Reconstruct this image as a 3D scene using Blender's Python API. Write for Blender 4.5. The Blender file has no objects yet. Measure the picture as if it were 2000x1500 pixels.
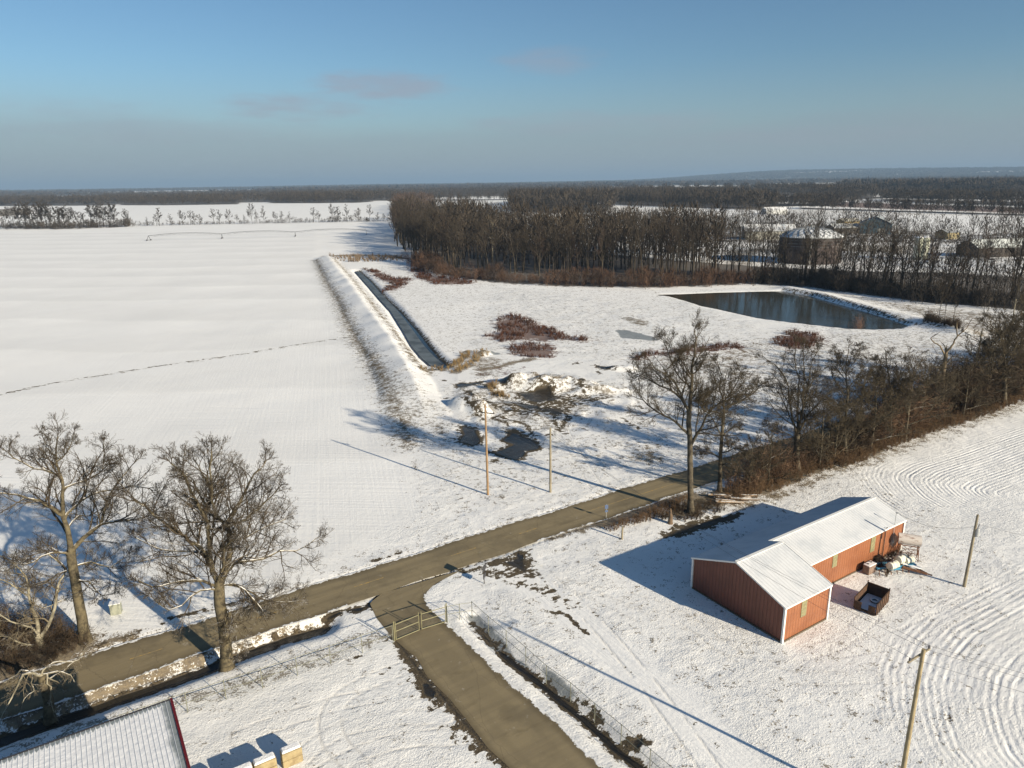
import bpy, math, random
import numpy as np
from mathutils import Vector, Matrix
random.seed(7); RNG = np.random.default_rng(11)
SC = bpy.context.scene; COL = SC.collection
# ------------------------------------------------------------------ camera geometry
HC, PITCH, ROLL, FPX = 42.0, 15.9, 0.9, 1387.0
_p = math.radians(PITCH); _r = math.radians(ROLL)
_f = np.array([0, math.cos(_p), -math.sin(_p)]); _x = np.array([1., 0, 0]); _u = np.cross(_x, _f)
CR = _x*math.cos(_r) - _u*math.sin(_r); CU = _u*math.cos(_r) + _x*math.sin(_r); CF = _f
def ray(x, y): return CR*(x-1000)/FPX + CU*(750-y)/FPX + CF
def G(x, y, z=0.0):
    """where the point seen at photo position (x, y) lies on the level z"""
    d = ray(x, y); t = (z-HC)/d[2]; return np.array([d[0]*t, d[1]*t])
def GP(pts, z=0.0): return np.array([G(a, b, z) for a, b in pts])
def G3(x, y, z=0.0): q = G(x, y, z); return Vector((q[0], q[1], z))
cam = bpy.data.cameras.new('camera'); co = bpy.data.objects.new('camera', cam); COL.objects.link(co)
cam.sensor_fit = 'HORIZONTAL'; cam.sensor_width = 36.0; cam.lens = 36.0*FPX/2000.0
cam.clip_start = 0.5; cam.clip_end = 120000
M = Matrix(((CR[0], CU[0], -CF[0], 0), (CR[1], CU[1], -CF[1], 0), (CR[2], CU[2], -CF[2], HC), (0, 0, 0, 1)))
co.matrix_world = M; SC.camera = co
# ------------------------------------------------------------------ object helpers
def tag(o, label=None, cat=None, group=None, kind=None):
    if label: o['label'] = label
    if cat: o['category'] = cat
    if group: o['group'] = group
    if kind: o['kind'] = kind
    return o
def empty(name, loc, rz=0.0, label=None, cat=None, group=None):
    o = bpy.data.objects.new(name, None); COL.objects.link(o)
    o.location = loc; o.rotation_euler = (0, 0, rz); o.empty_display_size = .3
    return tag(o, label, cat, group)
def mesh_np(name, V, F, mat, parent=None, smooth=False):
    """V (n,3); F (m,3) or (m,4) int array"""
    V = np.asarray(V, dtype=np.float32); F = np.asarray(F, dtype=np.int32)
    me = bpy.data.meshes.new(name); k = F.shape[1]
    me.vertices.add(len(V)); me.vertices.foreach_set('co', V.ravel())
    me.loops.add(F.size); me.loops.foreach_set('vertex_index', F.ravel())
    me.polygons.add(len(F)); me.polygons.foreach_set('loop_start', np.arange(0, F.size, k, dtype=np.int32))
    me.polygons.foreach_set('loop_total', np.full(len(F), k, dtype=np.int32))
    if smooth: me.polygons.foreach_set('use_smooth', np.ones(len(F), dtype=bool))
    me.update(calc_edges=True); me.materials.append(mat)
    o = bpy.data.objects.new(name, me); COL.objects.link(o)
    if parent: o.parent = parent
    return o
class MB:
    """collects shapes for one mesh"""
    def __init__(s): s.v = []; s.f = []; s.m = []; s.mi = 0
    def add(s, vs, fs):
        n = len(s.v); s.v += [tuple(v) for v in vs]; s.f += [tuple(n+i for i in f) for f in fs]; s.m += [s.mi]*len(fs)
    def box(s, c, d, rz=0.0, M=None, taper=1.0):
        hx, hy, hz = d[0]/2, d[1]/2, d[2]/2; ca, sa = math.cos(rz), math.sin(rz); vs = []
        for z in (-1, 1):
            t = taper if z > 0 else 1
            for x, y in ((-1, -1), (1, -1), (1, 1), (-1, 1)):
                X, Y, Z = x*hx*t, y*hy*t, z*hz
                if M is not None: w = M @ Vector((X, Y, Z)); vs.append((c[0]+w.x, c[1]+w.y, c[2]+w.z))
                else: vs.append((c[0]+X*ca-Y*sa, c[1]+X*sa+Y*ca, c[2]+Z))
        s.add(vs, [(0, 3, 2, 1), (4, 5, 6, 7), (0, 1, 5, 4), (1, 2, 6, 5), (2, 3, 7, 6), (3, 0, 4, 7)])
    def tube(s, pts, r, k=6, cap=True):
        pts = [Vector(p) for p in pts]; n = len(pts); rs = r if hasattr(r, '__len__') else [r]*n; vs = []
        ref = None
        for i, p in enumerate(pts):
            t = (pts[min(i+1, n-1)]-pts[max(i-1, 0)]).normalized()
            if ref is None: ref = Vector((0, 0, 1)) if abs(t.z) < .9 else Vector((1, 0, 0))
            a = t.cross(ref)
            if a.length < 1e-4: a = t.cross(Vector((1, .3, 0)))
            a.normalize(); b = t.cross(a)
            for j in range(k):
                q = 2*math.pi*j/k; vs.append(p+(a*math.cos(q)+b*math.sin(q))*rs[i])
        fs = [(i*k+j, i*k+(j+1) % k, (i+1)*k+(j+1) % k, (i+1)*k+j) for i in range(n-1) for j in range(k)]
        if cap: fs += [tuple(range(k))[::-1], tuple((n-1)*k+j for j in range(k))]
        s.add(vs, fs)
    def bar(s, a, b, w=.05, h=None):
        a, b = Vector(a), Vector(b); h = h or w; t = (b-a).normalized(); up = Vector((0, 0, 1)) if abs(t.z) < .95 else Vector((1, 0, 0))
        x = t.cross(up).normalized()*w/2; y = x.cross(t).normalized()*h/2
        vs = [p+i*x+j*y for p in (a, b) for i, j in ((-1, -1), (1, -1), (1, 1), (-1, 1))]
        s.add(vs, [(0, 3, 2, 1), (4, 5, 6, 7), (0, 1, 5, 4), (1, 2, 6, 5), (2, 3, 7, 6), (3, 0, 4, 7)])
    def prism(s, pts, thick):
        """closed planar loop of 3D points extruded by vector thick"""
        n = len(pts); t = Vector(thick); vs = [Vector(p) for p in pts]+[Vector(p)+t for p in pts]
        s.add(vs, [tuple(range(n))[::-1], tuple(range(n, 2*n))]+[(i, (i+1) % n, n+(i+1) % n, n+i) for i in range(n)])
    def build(s, name, mat, parent=None, bevel=0, smooth=False):
        me = bpy.data.meshes.new(name); me.from_pydata(s.v, [], s.f)
        for m in (mat if isinstance(mat, (list, tuple)) else [mat]): me.materials.append(m)
        for p, i in zip(me.polygons, s.m): p.material_index = i
        me.update()
        import bmesh
        bm = bmesh.new(); bm.from_mesh(me); bmesh.ops.recalc_face_normals(bm, faces=bm.faces)
        bm.to_mesh(me); bm.free()
        if smooth: me.polygons.foreach_set('use_smooth', [True]*len(me.polygons))
        o = bpy.data.objects.new(name, me); COL.objects.link(o)
        if parent: o.parent = parent
        if bevel:
            b = o.modifiers.new('bevel', 'BEVEL'); b.width = bevel; b.segments = 2; b.limit_method = 'ANGLE'
        return o
def copy_tree(o, parent=None):
    c = o.copy(); COL.objects.link(c); c.parent = parent
    for ch in KIDS.get(o.name, []): copy_tree(ch, c)
    return c
KIDS = {}
def kids(root, *parts): KIDS[root.name] = list(parts)
# ------------------------------------------------------------------ materials
def nt(name):
    m = bpy.data.materials.new(name); m.use_nodes = True; t = m.node_tree; t.nodes.clear()
    out = t.nodes.new('ShaderNodeOutputMaterial'); b = t.nodes.new('ShaderNodeBsdfPrincipled')
    t.links.new(b.outputs[0], out.inputs[0]); b.inputs['Roughness'].default_value = .9
    return m, t, b
class N:
    def __init__(s, t): s.t = t
    def _in(s, node, i, v):
        if v is None: return
        if isinstance(v, bpy.types.NodeSocket): s.t.links.new(v, node.inputs[i])
        else:
            if isinstance(v, (tuple, list)) and len(v) == 3 and node.inputs[i].type == 'RGBA': v = (*v, 1)
            node.inputs[i].default_value = v
    def math(s, op, a, b=None, c=None, clamp=False):
        n = s.t.nodes.new('ShaderNodeMath'); n.operation = op; n.use_clamp = clamp
        s._in(n, 0, a); s._in(n, 1, b); s._in(n, 2, c); return n.outputs[0]
    def add(s, a, b): return s.math('ADD', a, b)
    def mul(s, a, b): return s.math('MULTIPLY', a, b)
    def sub(s, a, b): return s.math('SUBTRACT', a, b)
    def mix(s, f, a, b):
        n = s.t.nodes.new('ShaderNodeMix'); n.data_type = 'RGBA'; n.clamp_factor = True
        s._in(n, 0, f); s._in(n, 6, a); s._in(n, 7, b); return n.outputs[2]
    def ss(s, x, lo, hi):
        n = s.t.nodes.new('ShaderNodeMapRange'); n.interpolation_type = 'SMOOTHSTEP'
        s._in(n, 0, x); s._in(n, 1, lo); s._in(n, 2, hi); return n.outputs[0]
    def noise(s, vec, scale, detail=3, rough=.55, dist=0.0):
        n = s.t.nodes.new('ShaderNodeTexNoise'); s._in(n, 'Vector', vec); n.inputs['Scale'].default_value = scale
        n.inputs['Detail'].default_value = detail; n.inputs['Roughness'].default_value = rough; n.inputs['Distortion'].default_value = dist
        return n.outputs[0]
    def voro(s, vec, scale, feat='F1', out=0):
        n = s.t.nodes.new('ShaderNodeTexVoronoi'); n.feature = feat; s._in(n, 'Vector', vec); n.inputs['Scale'].default_value = scale
        return n.outputs[out]
    def wave(s, vec, scale, dist=0, axis='X', prof='SIN'):
        n = s.t.nodes.new('ShaderNodeTexWave'); n.bands_direction = axis; n.wave_profile = prof; s._in(n, 'Vector', vec)
        n.inputs['Scale'].default_value = scale; n.inputs['Distortion'].default_value = dist; return n.outputs[1]
    def mapv(s, vec, sc=(1, 1, 1), rot=(0, 0, 0), loc=(0, 0, 0)):
        if any(rot) and tuple(sc) != (1, 1, 1): vec = s.mapv(vec, (1, 1, 1), rot); rot = (0, 0, 0)      # turn first, then stretch
        n = s.t.nodes.new('ShaderNodeMapping'); s._in(n, 0, vec); n.inputs['Scale'].default_value = sc
        n.inputs['Rotation'].default_value = rot; n.inputs['Location'].default_value = loc; return n.outputs[0]
    def coord(s, k='Object'): return s.t.nodes.new('ShaderNodeTexCoord').outputs[k]
    def geo(s, k='Position'): return s.t.nodes.new('ShaderNodeNewGeometry').outputs[k]
    def attr(s, name):
        n = s.t.nodes.new('ShaderNodeAttribute'); n.attribute_name = name; return n
    def sep(s, v, rgb=False):
        n = s.t.nodes.new('ShaderNodeSeparateColor' if rgb else 'ShaderNodeSeparateXYZ'); s._in(n, 0, v); return n.outputs
    def bump(s, h, dist=1.0, strength=1.0):
        n = s.t.nodes.new('ShaderNodeBump'); n.inputs['Distance'].default_value = dist; n.inputs['Strength'].default_value = strength
        s._in(n, 'Height', h); return n.outputs[0]
def simple(name, c, rough=.8, metal=0, var=.15, vscale=2.0, c2=None, bump=0, spec=.3):
    m, t, b = nt(name); n = N(t); co_ = n.coord()
    a = n.noise(co_, vscale, 4, .6)
    c2 = c2 or tuple(x*(1-var) for x in c)
    col = n.mix(n.ss(a, .35, .68), c, c2)
    t.links.new(col, b.inputs['Base Color']); b.inputs['Roughness'].default_value = rough; b.inputs['Metallic'].default_value = metal
    b.inputs['Specular IOR Level'].default_value = spec
    if bump: t.links.new(n.bump(n.noise(co_, vscale*6, 4), bump), b.inputs['Normal'])
    return m
SNOW = (.82, .80, .76)
def snowy(name, c, c2, snow_at=.55, amount=.5, rough=.85, vscale=3.0, nscale=1.5):
    """bark, earth or the like with snow lying on the faces that look up"""
    m, t, b = nt(name); n = N(t); p = n.geo('Position')
    col = n.mix(n.ss(n.noise(p, vscale, 4, .65), .35, .68), c, c2)
    nz = n.sep(n.geo('Normal'))[2]
    k = n.add(nz, n.mul(n.sub(n.noise(p, nscale, 3, .6), .5), 1.4))
    k = n.ss(n.add(k, amount-.5), snow_at+.12, snow_at+.22)
    t.links.new(n.mix(k, col, SNOW), b.inputs['Base Color']); b.inputs['Roughness'].default_value = rough
    b.inputs['Specular IOR Level'].default_value = .15; t.links.new(n.bump(n.noise(n.mapv(p, (6, 6, 1.5)), 1.0, 4, .7), .05), b.inputs['Normal'])
    return m
# ------------------------------------------------------------------ light, world, view
SUN_EL, SUN_AZ = 20.2, -40.3      # azimuth counter-clockwise from +X
sd_ = Vector((math.cos(math.radians(SUN_AZ))*math.cos(math.radians(SUN_EL)), math.sin(math.radians(SUN_AZ))*math.cos(math.radians(SUN_EL)), math.sin(math.radians(SUN_EL))))
L = bpy.data.lights.new('sun', 'SUN'); L.energy = 5.0; L.angle = math.radians(.55); L.color = (1.0, .88, .69)
lo = bpy.data.objects.new('sun', L); COL.objects.link(lo); lo.rotation_euler = sd_.to_track_quat('Z', 'Y').to_euler(); lo.location = (60, -50, 90)
W = bpy.data.worlds.new('World'); SC.world = W; W.use_nodes = True
wt = W.node_tree; wt.nodes.clear(); wn = N(wt)
wo = wt.nodes.new('ShaderNodeOutputWorld'); wb = wt.nodes.new('ShaderNodeBackground'); wt.links.new(wb.outputs[0], wo.inputs[0])
sky = wt.nodes.new('ShaderNodeTexSky'); sky.sky_type = 'NISHITA'; sky.sun_disc = False
sky.sun_elevation = math.radians(SUN_EL); sky.sun_rotation = math.radians(90-SUN_AZ)
sky.air_density = 1.0; sky.dust_density = .6; sky.ozone_density = 1.6; sky.altitude = 100
g = wn.coord('Generated'); sx, sy, sz = wn.sep(g)
# a thin grey-mauve bank of cloud low in the sky, and a few faint wisps above it
cz = wn.math('MAXIMUM', sz, .012)
cl = wt.nodes.new('ShaderNodeCombineXYZ'); wn._in(cl, 0, wn.mul(wn.math('DIVIDE', sx, wn.math('MAXIMUM', sy, .2)), 3.2)); wn._in(cl, 1, wn.mul(sz, 17.0))
na = wn.noise(cl.outputs[0], 1.35, 5, .55)
nb = wn.noise(cl.outputs[0], .5, 3, .5)
base = wn.ss(wn.add(sz, wn.mul(wn.sub(nb, .5), -.05)), .155, -.01)
tint = wt.nodes.new('ShaderNodeMix'); tint.data_type = 'RGBA'; tint.blend_type = 'MULTIPLY'; tint.inputs[0].default_value = 1.0; wt.links.new(sky.outputs[0], tint.inputs[6]); tint.inputs[7].default_value = (.69, .91, 1.06, 1)
bank = wn.mul(wn.ss(wn.add(sz, wn.mul(wn.sub(na, .5), -.06)), .082, .052), .35)
uu = wn.math('DIVIDE', sx, wn.math('MAXIMUM', sy, .2)); nd = wn.noise(cl.outputs[0], 6.5, 5, .6); ne = wn.noise(cl.outputs[0], 2.2, 3, .5); wisp = None
for (px_c, py_c, aw, ah, am) in ((750, 170, .075, .016, .8), (585, 208, .085, .014, .7), (1085, 118, .055, .014, .55), (1290, 236, .075, .012, .45), (1130, 240, .12, .012, .40), (300, 255, .20, .014, .30), (120, 215, .10, .012, .30), (1480, 268, .12, .010, .30), (1680, 262, .10, .010, .30)):
    rv_ = ray(px_c, py_c); rv_ = rv_/np.linalg.norm(rv_)
    q_ = wn.add(wn.math('POWER', wn.mul(wn.sub(uu, rv_[0]/rv_[1]), 1/aw), 2.0), wn.math('POWER', wn.mul(wn.sub(sz, rv_[2]), 1/ah), 2.0))
    m_ = wn.mul(wn.ss(wn.add(q_, wn.add(wn.mul(wn.sub(nd, .5), 4.2), wn.mul(wn.sub(ne, .5), 4.0))), 2.4, -.8), am*.72); wisp = m_ if wisp is None else wn.math('MAXIMUM', wisp, m_)
c0 = wn.mix(wn.mul(base, .82), tint.outputs[2], (3.4, 4.05, 4.6))
c1 = wn.mix(bank, c0, (3.1, 3.65, 4.25))
c2 = wn.mix(wisp, c1, (3.75, 3.75, 4.35))
wt.links.new(c2, wb.inputs[0]); wb.inputs[1].default_value = .058
SC.view_settings.view_transform = 'Standard'; SC.view_settings.look = 'None'; SC.view_settings.gamma = 1; SC.view_settings.exposure = .71
SC.view_settings.use_curve_mapping = False
SC.render.engine = 'CYCLES'
try:
    SC.cycles.use_denoising = True; SC.cycles.denoiser = 'OPENIMAGEDENOISE'; SC.cycles.max_bounces = 5; SC.cycles.diffuse_bounces = 2
    SC.cycles.glossy_bounces = 2; SC.cycles.transmission_bounces = 2; SC.cycles.volume_bounces = 0; SC.cycles.caustics_reflective = False
except Exception: pass
# ------------------------------------------------------------------ the lie of the land
RA = math.radians(32.45); RU = np.array([math.cos(RA), math.sin(RA)]); RV = np.array([-math.sin(RA), math.cos(RA)])
R0 = np.array([0.0, 79.15])                                   # a point on the centre line of the road
def sd_line(X, Y, pts, closed=False):
    """distance to a polyline and, when closed, negative inside"""
    pts = np.asarray(pts); n = len(pts); D = np.full(X.shape, 1e9); inside = np.zeros(X.shape, bool)
    for i in range(n if closed else n-1):
        a, b = pts[i], pts[(i+1) % n]; e = b-a; wx, wy = X-a[0], Y-a[1]
        t = np.clip((wx*e[0]+wy*e[1])/(e@e+1e-9), 0, 1)
        D = np.minimum(D, (wx-e[0]*t)**2+(wy-e[1]*t)**2)
        if closed:
            c = (a[1] > Y) != (b[1] > Y)
            with np.errstate(divide='ignore', invalid='ignore'):
                inside ^= c & (X < (b[0]-a[0])*(Y-a[1])/(b[1]-a[1]+1e-12)+a[0])
    D = np.sqrt(D)
    return np.where(inside, -D, D) if closed else D
def side_dist(X, Y, pts):
    """signed distance to an open polyline: positive to its left (walking direction)"""
    pts = np.asarray(pts); D = np.full(X.shape, 1e9); S = np.zeros(X.shape)
    for i in range(len(pts)-1):
        a, b = pts[i], pts[i+1]; e = b-a; wx, wy = X-a[0], Y-a[1]
        t = np.clip((wx*e[0]+wy*e[1])/(e@e), 0, 1); d = (wx-e[0]*t)**2+(wy-e[1]*t)**2
        s = np.sign(e[0]*wy-e[1]*wx); m = d < D; D = np.where(m, d, D); S = np.where(m, s, S)
    return np.sqrt(D)*S
def resample(pts, k):
    pts = np.asarray(pts); L_ = np.concatenate([[0], np.cumsum(np.hypot(*np.diff(pts, axis=0).T))]); s = np.linspace(0, L_[-1], k)
    return np.stack([np.interp(s, L_, pts[:, 0]), np.interp(s, L_, pts[:, 1])], -1)
def smooth_path(pts, it=3):
    pts = np.asarray(pts)
    for _ in range(it):
        a = pts[:-1]*.75+pts[1:]*.25; b = pts[:-1]*.25+pts[1:]*.75; m = np.empty((len(a)*2, 2)); m[0::2] = a; m[1::2] = b; pts = np.concatenate([pts[:1], m, pts[-1:]])
    return pts
def sst(x, a, b):
    t = np.clip((x-a)/(b-a), 0, 1); return t*t*(3-2*t)
_ng = {}
def vnoise(X, Y, s, seed=0):
    """smooth value noise, cell size s"""
    if seed not in _ng: _ng[seed] = np.random.default_rng(seed).random((256, 256))
    g_ = _ng[seed]; x = X/s; y = Y/s; ix = np.floor(x).astype(int); iy = np.floor(y).astype(int); fx = x-ix; fy = y-iy
    fx = fx*fx*(3-2*fx); fy = fy*fy*(3-2*fy); a = g_[ix % 256, iy % 256]; b = g_[(ix+1) % 256, iy % 256]; c = g_[ix % 256, (iy+1) % 256]; d = g_[(ix+1) % 256, (iy+1) % 256]
    return (a*(1-fx)+b*fx)*(1-fy)+(c*(1-fx)+d*fx)*fy
# --- lines read off the photograph, laid on the ground
BERM = GP([(640, 500), (655, 520), (680, 550), (718, 604), (760, 660), (785, 700), (806, 738), (822, 775), (838, 820)], 1.5)
DITCH_ICE = GP([(693, 530), (702, 530), (719, 547), (751, 580), (777, 607), (803, 640), (828, 675), (849, 697), (868, 713), (864, 719), (842, 715), (821, 697), (803, 675), (783, 640), (762, 607), (737, 580), (710, 549)], -.7)
DITCH_MID = GP([(693, 530), (710, 547), (732, 575), (758, 604), (785, 640), (812, 675), (838, 703), (862, 716)], -.7)
POND = GP([(1276, 575), (1330, 574), (1400, 571), (1480, 569), (1528, 568), (1584, 578), (1640, 594), (1690, 608), (1735, 622), (1776, 636), (1760, 641), (1700, 643), (1652, 641), (1592, 634), (1535, 628), (1480, 621), (1440, 612), (1400, 603), (1368, 597), (1340, 588), (1305, 578)])
RDITCH = GP([(-60, 1450), (0, 1432), (90, 1400), (185, 1370), (231, 1352), (315, 1325), (409, 1291), (470, 1268), (560, 1236), (625, 1219)])
FDITCH = GP([(922, 1208), (950, 1238), (980, 1269), (1046, 1320), (1090, 1356), (1145, 1400), (1200, 1452), (1250, 1490), (1330, 1560)])
DRIVE_L = [(640, 1200), (690, 1198), (722, 1190), (735, 1207), (752, 1228), (771, 1250), (792, 1268), (815, 1287), (833, 1320), (855, 1343), (877, 1364), (907, 1401), (954, 1463), (991, 1496), (1040, 1545)]
DRIVE_R = [(905, 1104), (878, 1124), (850, 1140), (836, 1153), (830, 1170), (841, 1188), (874, 1218), (929, 1269), (1002, 1339), (1090, 1412), (1171, 1496), (1230, 1552)]
DRIVE = GP(DRIVE_L+DRIVE_R[::-1]+[(780, 1140)])
MOUNDS = [  # centre px, half length, half width, height, angle
    ((1012, 745), 6.0, 3.0, 1.5, 25), ((1080, 748), 9.5, 4.0, 2.2, -5), ((985, 758), 4.5, 2.2, .8, 10), ((915, 790), 4.6, 2.2, 1.9, -40),
    ((938, 800), 2.8, 2.0, 1.2, -40), ((1150, 765), 5.0, 1.6, .8, 12), ((1195, 763), 6.5, 1.4, .6, 0), ((1215, 717), 3.6, 1.8, .9, -8), ((940, 690), 3.6, 1.6, .9, 40)]
def hgt(X, Y):
    X = np.asarray(X, float); Y = np.asarray(Y, float); R = np.hypot(X, Y)
    Z = (vnoise(X, Y, 23, 1)-.5)*.25*sst(R, 60, 140)+(vnoise(X, Y, 6, 2)-.5)*.08
    tr = (X-R0[0])*RV[0]+(Y-R0[1])*RV[1]                      # across the road
    flat = sst(np.abs(tr), 3.2, 7.0); flat = np.minimum(flat, sst(sd_line(X, Y, DRIVE, True), .2, 2.5)); Z *= flat
    # levee beside the drainage ditch
    e = sd_line(X, Y, BERM)
    side = side_dist(X, Y, BERM)  # negative to the west
    w = np.where(side < 0, 8.6, 5.0)
    Z += (1.55+.9*vnoise(X, Y, 7, 12))*sst(np.hypot(X-BERM[-1][0], Y-BERM[-1][1]), 0, 34)*(1-np.clip(e/w, 0, 1))**1.0*sst(1-e/w, 0, .25)
    # drainage ditch with ice
    d = sd_line(X, Y, DITCH_ICE, True); Z -= 1.25*(1-sst(d, -.3, 2.6))
    d = sd_line(X, Y, POND, True); Z -= 1.4*(1-sst(d, -2.5, .6))
    bank = sd_line(X, Y, GP([(1540, 566), (1600, 577), (1660, 594), (1720, 611), (1790, 628), (1830, 640), (1880, 650)])); Z += 1.3*np.exp(-(bank/4.5)**2)*sst(sd_line(X, Y, POND, True), -.5, 1.6)
    d = sd_line(X, Y, RDITCH); Z -= .85*(1-sst(d, .35, 2.6))
    d = sd_line(X, Y, FDITCH); Z -= .55*(1-sst(d, .3, 1.7))
    for (c, a, b, h, an) in MOUNDS:
        p = G(c[0], c[1], h*.4); q = math.radians(an); x = X-p[0]; y = Y-p[1]; xx = x*math.cos(q)+y*math.sin(q); yy = -x*math.sin(q)+y*math.cos(q)
        k = (xx/a)**2+(yy/b)**2; m = k < 1.6
        nn = .65+.7*vnoise(X*1.0, Y*1.0, 1.7, 5)
        Z = np.where(m, Z+h*nn*np.clip(1-k/1.3, 0, 1)**.8, Z)
    wk = sst(-sd_line(X, Y, GP([(880, 760), (960, 735), (1100, 730), (1250, 740), (1280, 780), (1200, 830), (1080, 850), (930, 850), (870, 810)]), True), -3, 3); Z += wk*(.55*np.maximum(vnoise(X, Y, 2.1, 14)-.45, 0)+.35*np.maximum(vnoise(X, Y, 4.5, 15)-.4, 0)*2)
    # kept low under the paved sheets
    under = (np.abs(tr) < 3.15) | (sd_line(X, Y, DRIVE, True) < -.25)
    Z = np.where(under & (R < 900), -.14, Z)
    # wooded hills on the skyline to the right
    az = np.degrees(np.arctan2(X, Y))
    Z += sst(R, 8500, 13500)*sst(az, 8, 22)*(95+55*vnoise(X, Y, 2600, 8)+18*vnoise(X, Y, 700, 9))
    Z += sst(R, 9000, 12500)*(1-sst(az, 8, 22))*(14*vnoise(X, Y, 2500, 8))
    return Z
# --- adaptive ring mesh round the viewpoint's foot: fine near, coarse far
rr = [6.0]
while rr[-1] < 45000:
    r = rr[-1]; rr.append(r*(1.0068 if 30 < r < 420 else 1.0125 if r < 1200 else 1.02 if r < 14000 else 1.06) + (.6 if r < 30 else 0))
rr = np.array(rr)
th = np.concatenate([np.linspace(-44, 44, 500), np.linspace(46, 314, 68)]); th = np.radians(th)
Rg, Tg = np.meshgrid(rr, th, indexing='ij'); X = Rg*np.sin(Tg); Y = Rg*np.cos(Tg)
Z = hgt(X, Y)
# --- masks: what shows through the snow
def fld(d, soft): return np.clip(.5-d/(2*soft), 0, 1)
def at_px(pts): return GP(pts)
mud = np.zeros_like(X); thin = np.zeros_like(X); red = np.zeros_like(X); tan = np.zeros_like(X); ice = np.zeros_like(X); rough = np.zeros_like(X)
def up(arr, val): np.maximum(arr, val, out=arr)
def area(arr, px, amp=1.0, soft=1.5): up(arr, amp*fld(sd_line(X, Y, GP(px), True), soft))
def strip(arr, px, w, amp=1.0, soft=None, z=0): up(arr, amp*fld(sd_line(X, Y, GP(px, z) if not isinstance(px, np.ndarray) else px)-w/2, soft or max(w*.5, .5)))
tr = (X-R0[0])*RV[0]+(Y-R0[1])*RV[1]; sr = (X-R0[0])*RU[0]+(Y-R0[1])*RU[1]
near = Rg < 700
# roughness of the snow: lumpy stubble beside the road and in the yards, smooth on the west field
area(rough, [(800, 800), (790, 830), (818, 930), (822, 1000), (700, 1110), (480, 1190), (300, 1250), (-200, 1380), (-700, 1600), (200, 2400), (2600, 2600), (3200, 900), (2100, 560), (1500, 560), (1290, 600), (980, 560), (900, 700)], 1.0, 3.0)
area(thin, [(835, 800), (800, 850), (818, 930), (822, 1000), (800, 1060), (1165, 950), (1400, 890), (1640, 820), (1760, 740), (1900, 660), (1960, 600), (1700, 575), (1500, 640), (1300, 660), (1200, 720), (1100, 800), (950, 800)], .46, 6)
area(thin, [(820, 700), (700, 530), (800, 500), (1000, 560), (1300, 565), (1500, 640), (1250, 720), (1000, 690)], .46, 6)
strip(thin, [(860, 562), (1000, 562), (1200, 572), (1400, 568), (1520, 562)], 8, .55, 8); strip(tan, [(900, 553), (1050, 560), (1300, 569), (1500, 561)], 3, .55, 6)
area(thin, [(1240, 700), (1500, 640), (1800, 640), (2100, 660), (2100, 800), (1700, 820), (1400, 860), (1250, 900)], .60, 10)
area(thin, [(850, 1115), (1000, 1060), (1200, 1010), (1500, 960), (1700, 900), (1850, 1000), (2000, 1100), (1900, 1560), (1200, 1560)], .34, 3)
area(thin, [(640, 1215), (760, 1250), (960, 1500), (300, 1600), (-300, 1500), (300, 1335)], .24, 2)
strip(thin, [(-100, 1460), (100, 1435), (240, 1400), (350, 1365), (485, 1330), (605, 1290), (700, 1255), (765, 1240)], 4.5, .66, 2.0)
strip(thin, [(-200, 1400), (0, 1335), (203, 1258), (371, 1208), (595, 1140), (700, 1108), (900, 1045), (1100, 980)], 2.4, .56, 1.5)
strip(thin, [(700, 1110), (900, 1050), (1100, 985), (1350, 905)], 7, .52, 4)
# pasture east of the pond: tan tussocks
area(tan, [(1500, 556), (1620, 562), (1760, 590), (1900, 604), (2100, 625), (2100, 700), (1900, 690), (1830, 640), (1780, 622), (1680, 590), (1600, 572), (1530, 562)], .50, 8)
area(tan, [(1240, 690), (1330, 670), (1450, 660), (1520, 680), (1480, 740), (1560, 800), (1380, 720), (1270, 720)], .46, 6)
area(tan, [(1210, 870), (1290, 860), (1330, 900), (1270, 920), (1210, 900)], .52, 3)
area(tan, [(930, 690), (1000, 700), (990, 740), (930, 745), (900, 720)], .50, 3)
for px, w in (([(866, 722), (885, 712), (905, 700), (915, 686)], 3.0), ([(890, 726), (915, 712), (930, 700), (945, 690)], 3.2), ([(940, 722), (975, 716), (1010, 706), (1040, 700)], 3.0), ([(822, 724), (845, 722), (868, 716)], 3.0), ([(955, 760), (968, 772), (985, 778)], 2.0), ([(830, 660), (845, 690), (866, 705)], 2.2)):
    strip(tan, px, w, .85, 1.8)
for px in ([(617, 508), (640, 555), (660, 585), (680, 632), (697, 665), (722, 700), (748, 745), (768, 790), (785, 825), (800, 868)],):
    strip(tan, px, 1.5, .66, 1.6); strip(thin, px, 6.5, .95, 3); strip(rough, px, 8, 1.0, 3)
strip(tan, [(650, 505), (683, 540), (715, 580), (750, 625), (780, 665), (808, 705), (835, 730)], 3.0, .66, 2.4); strip(thin, [(650, 505), (683, 540), (715, 580), (750, 625), (780, 665), (808, 705), (835, 730)], 4.5, .9, 3)
strip(thin, [(760, 740), (800, 790), (850, 830), (890, 870)], 12, .62, 6)
strip(mud, [(-60, 786), (0, 770), (120, 745), (300, 716), (480, 690), (600, 670), (690, 657)], 1.0, .75, .9)
strip(tan, [(-60, 788), (0, 772), (120, 747), (300, 718), (480, 692), (600, 672), (690, 659)], .9, .6, 1.3)
strip(tan, [(620, 507), (560, 507), (480, 508), (300, 513)], 1.2, .45, 2.0)
strip(tan, [(790, 830), (806, 890), (815, 920), (823, 965), (830, 1010)], .8, .56, 1.2); strip(tan, [(835, 820), (860, 840), (880, 855)], 4, .5, 3)
strip(mud, [(905, 795), (925, 806), (945, 822)], 1.5, .66, 1.5)
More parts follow.
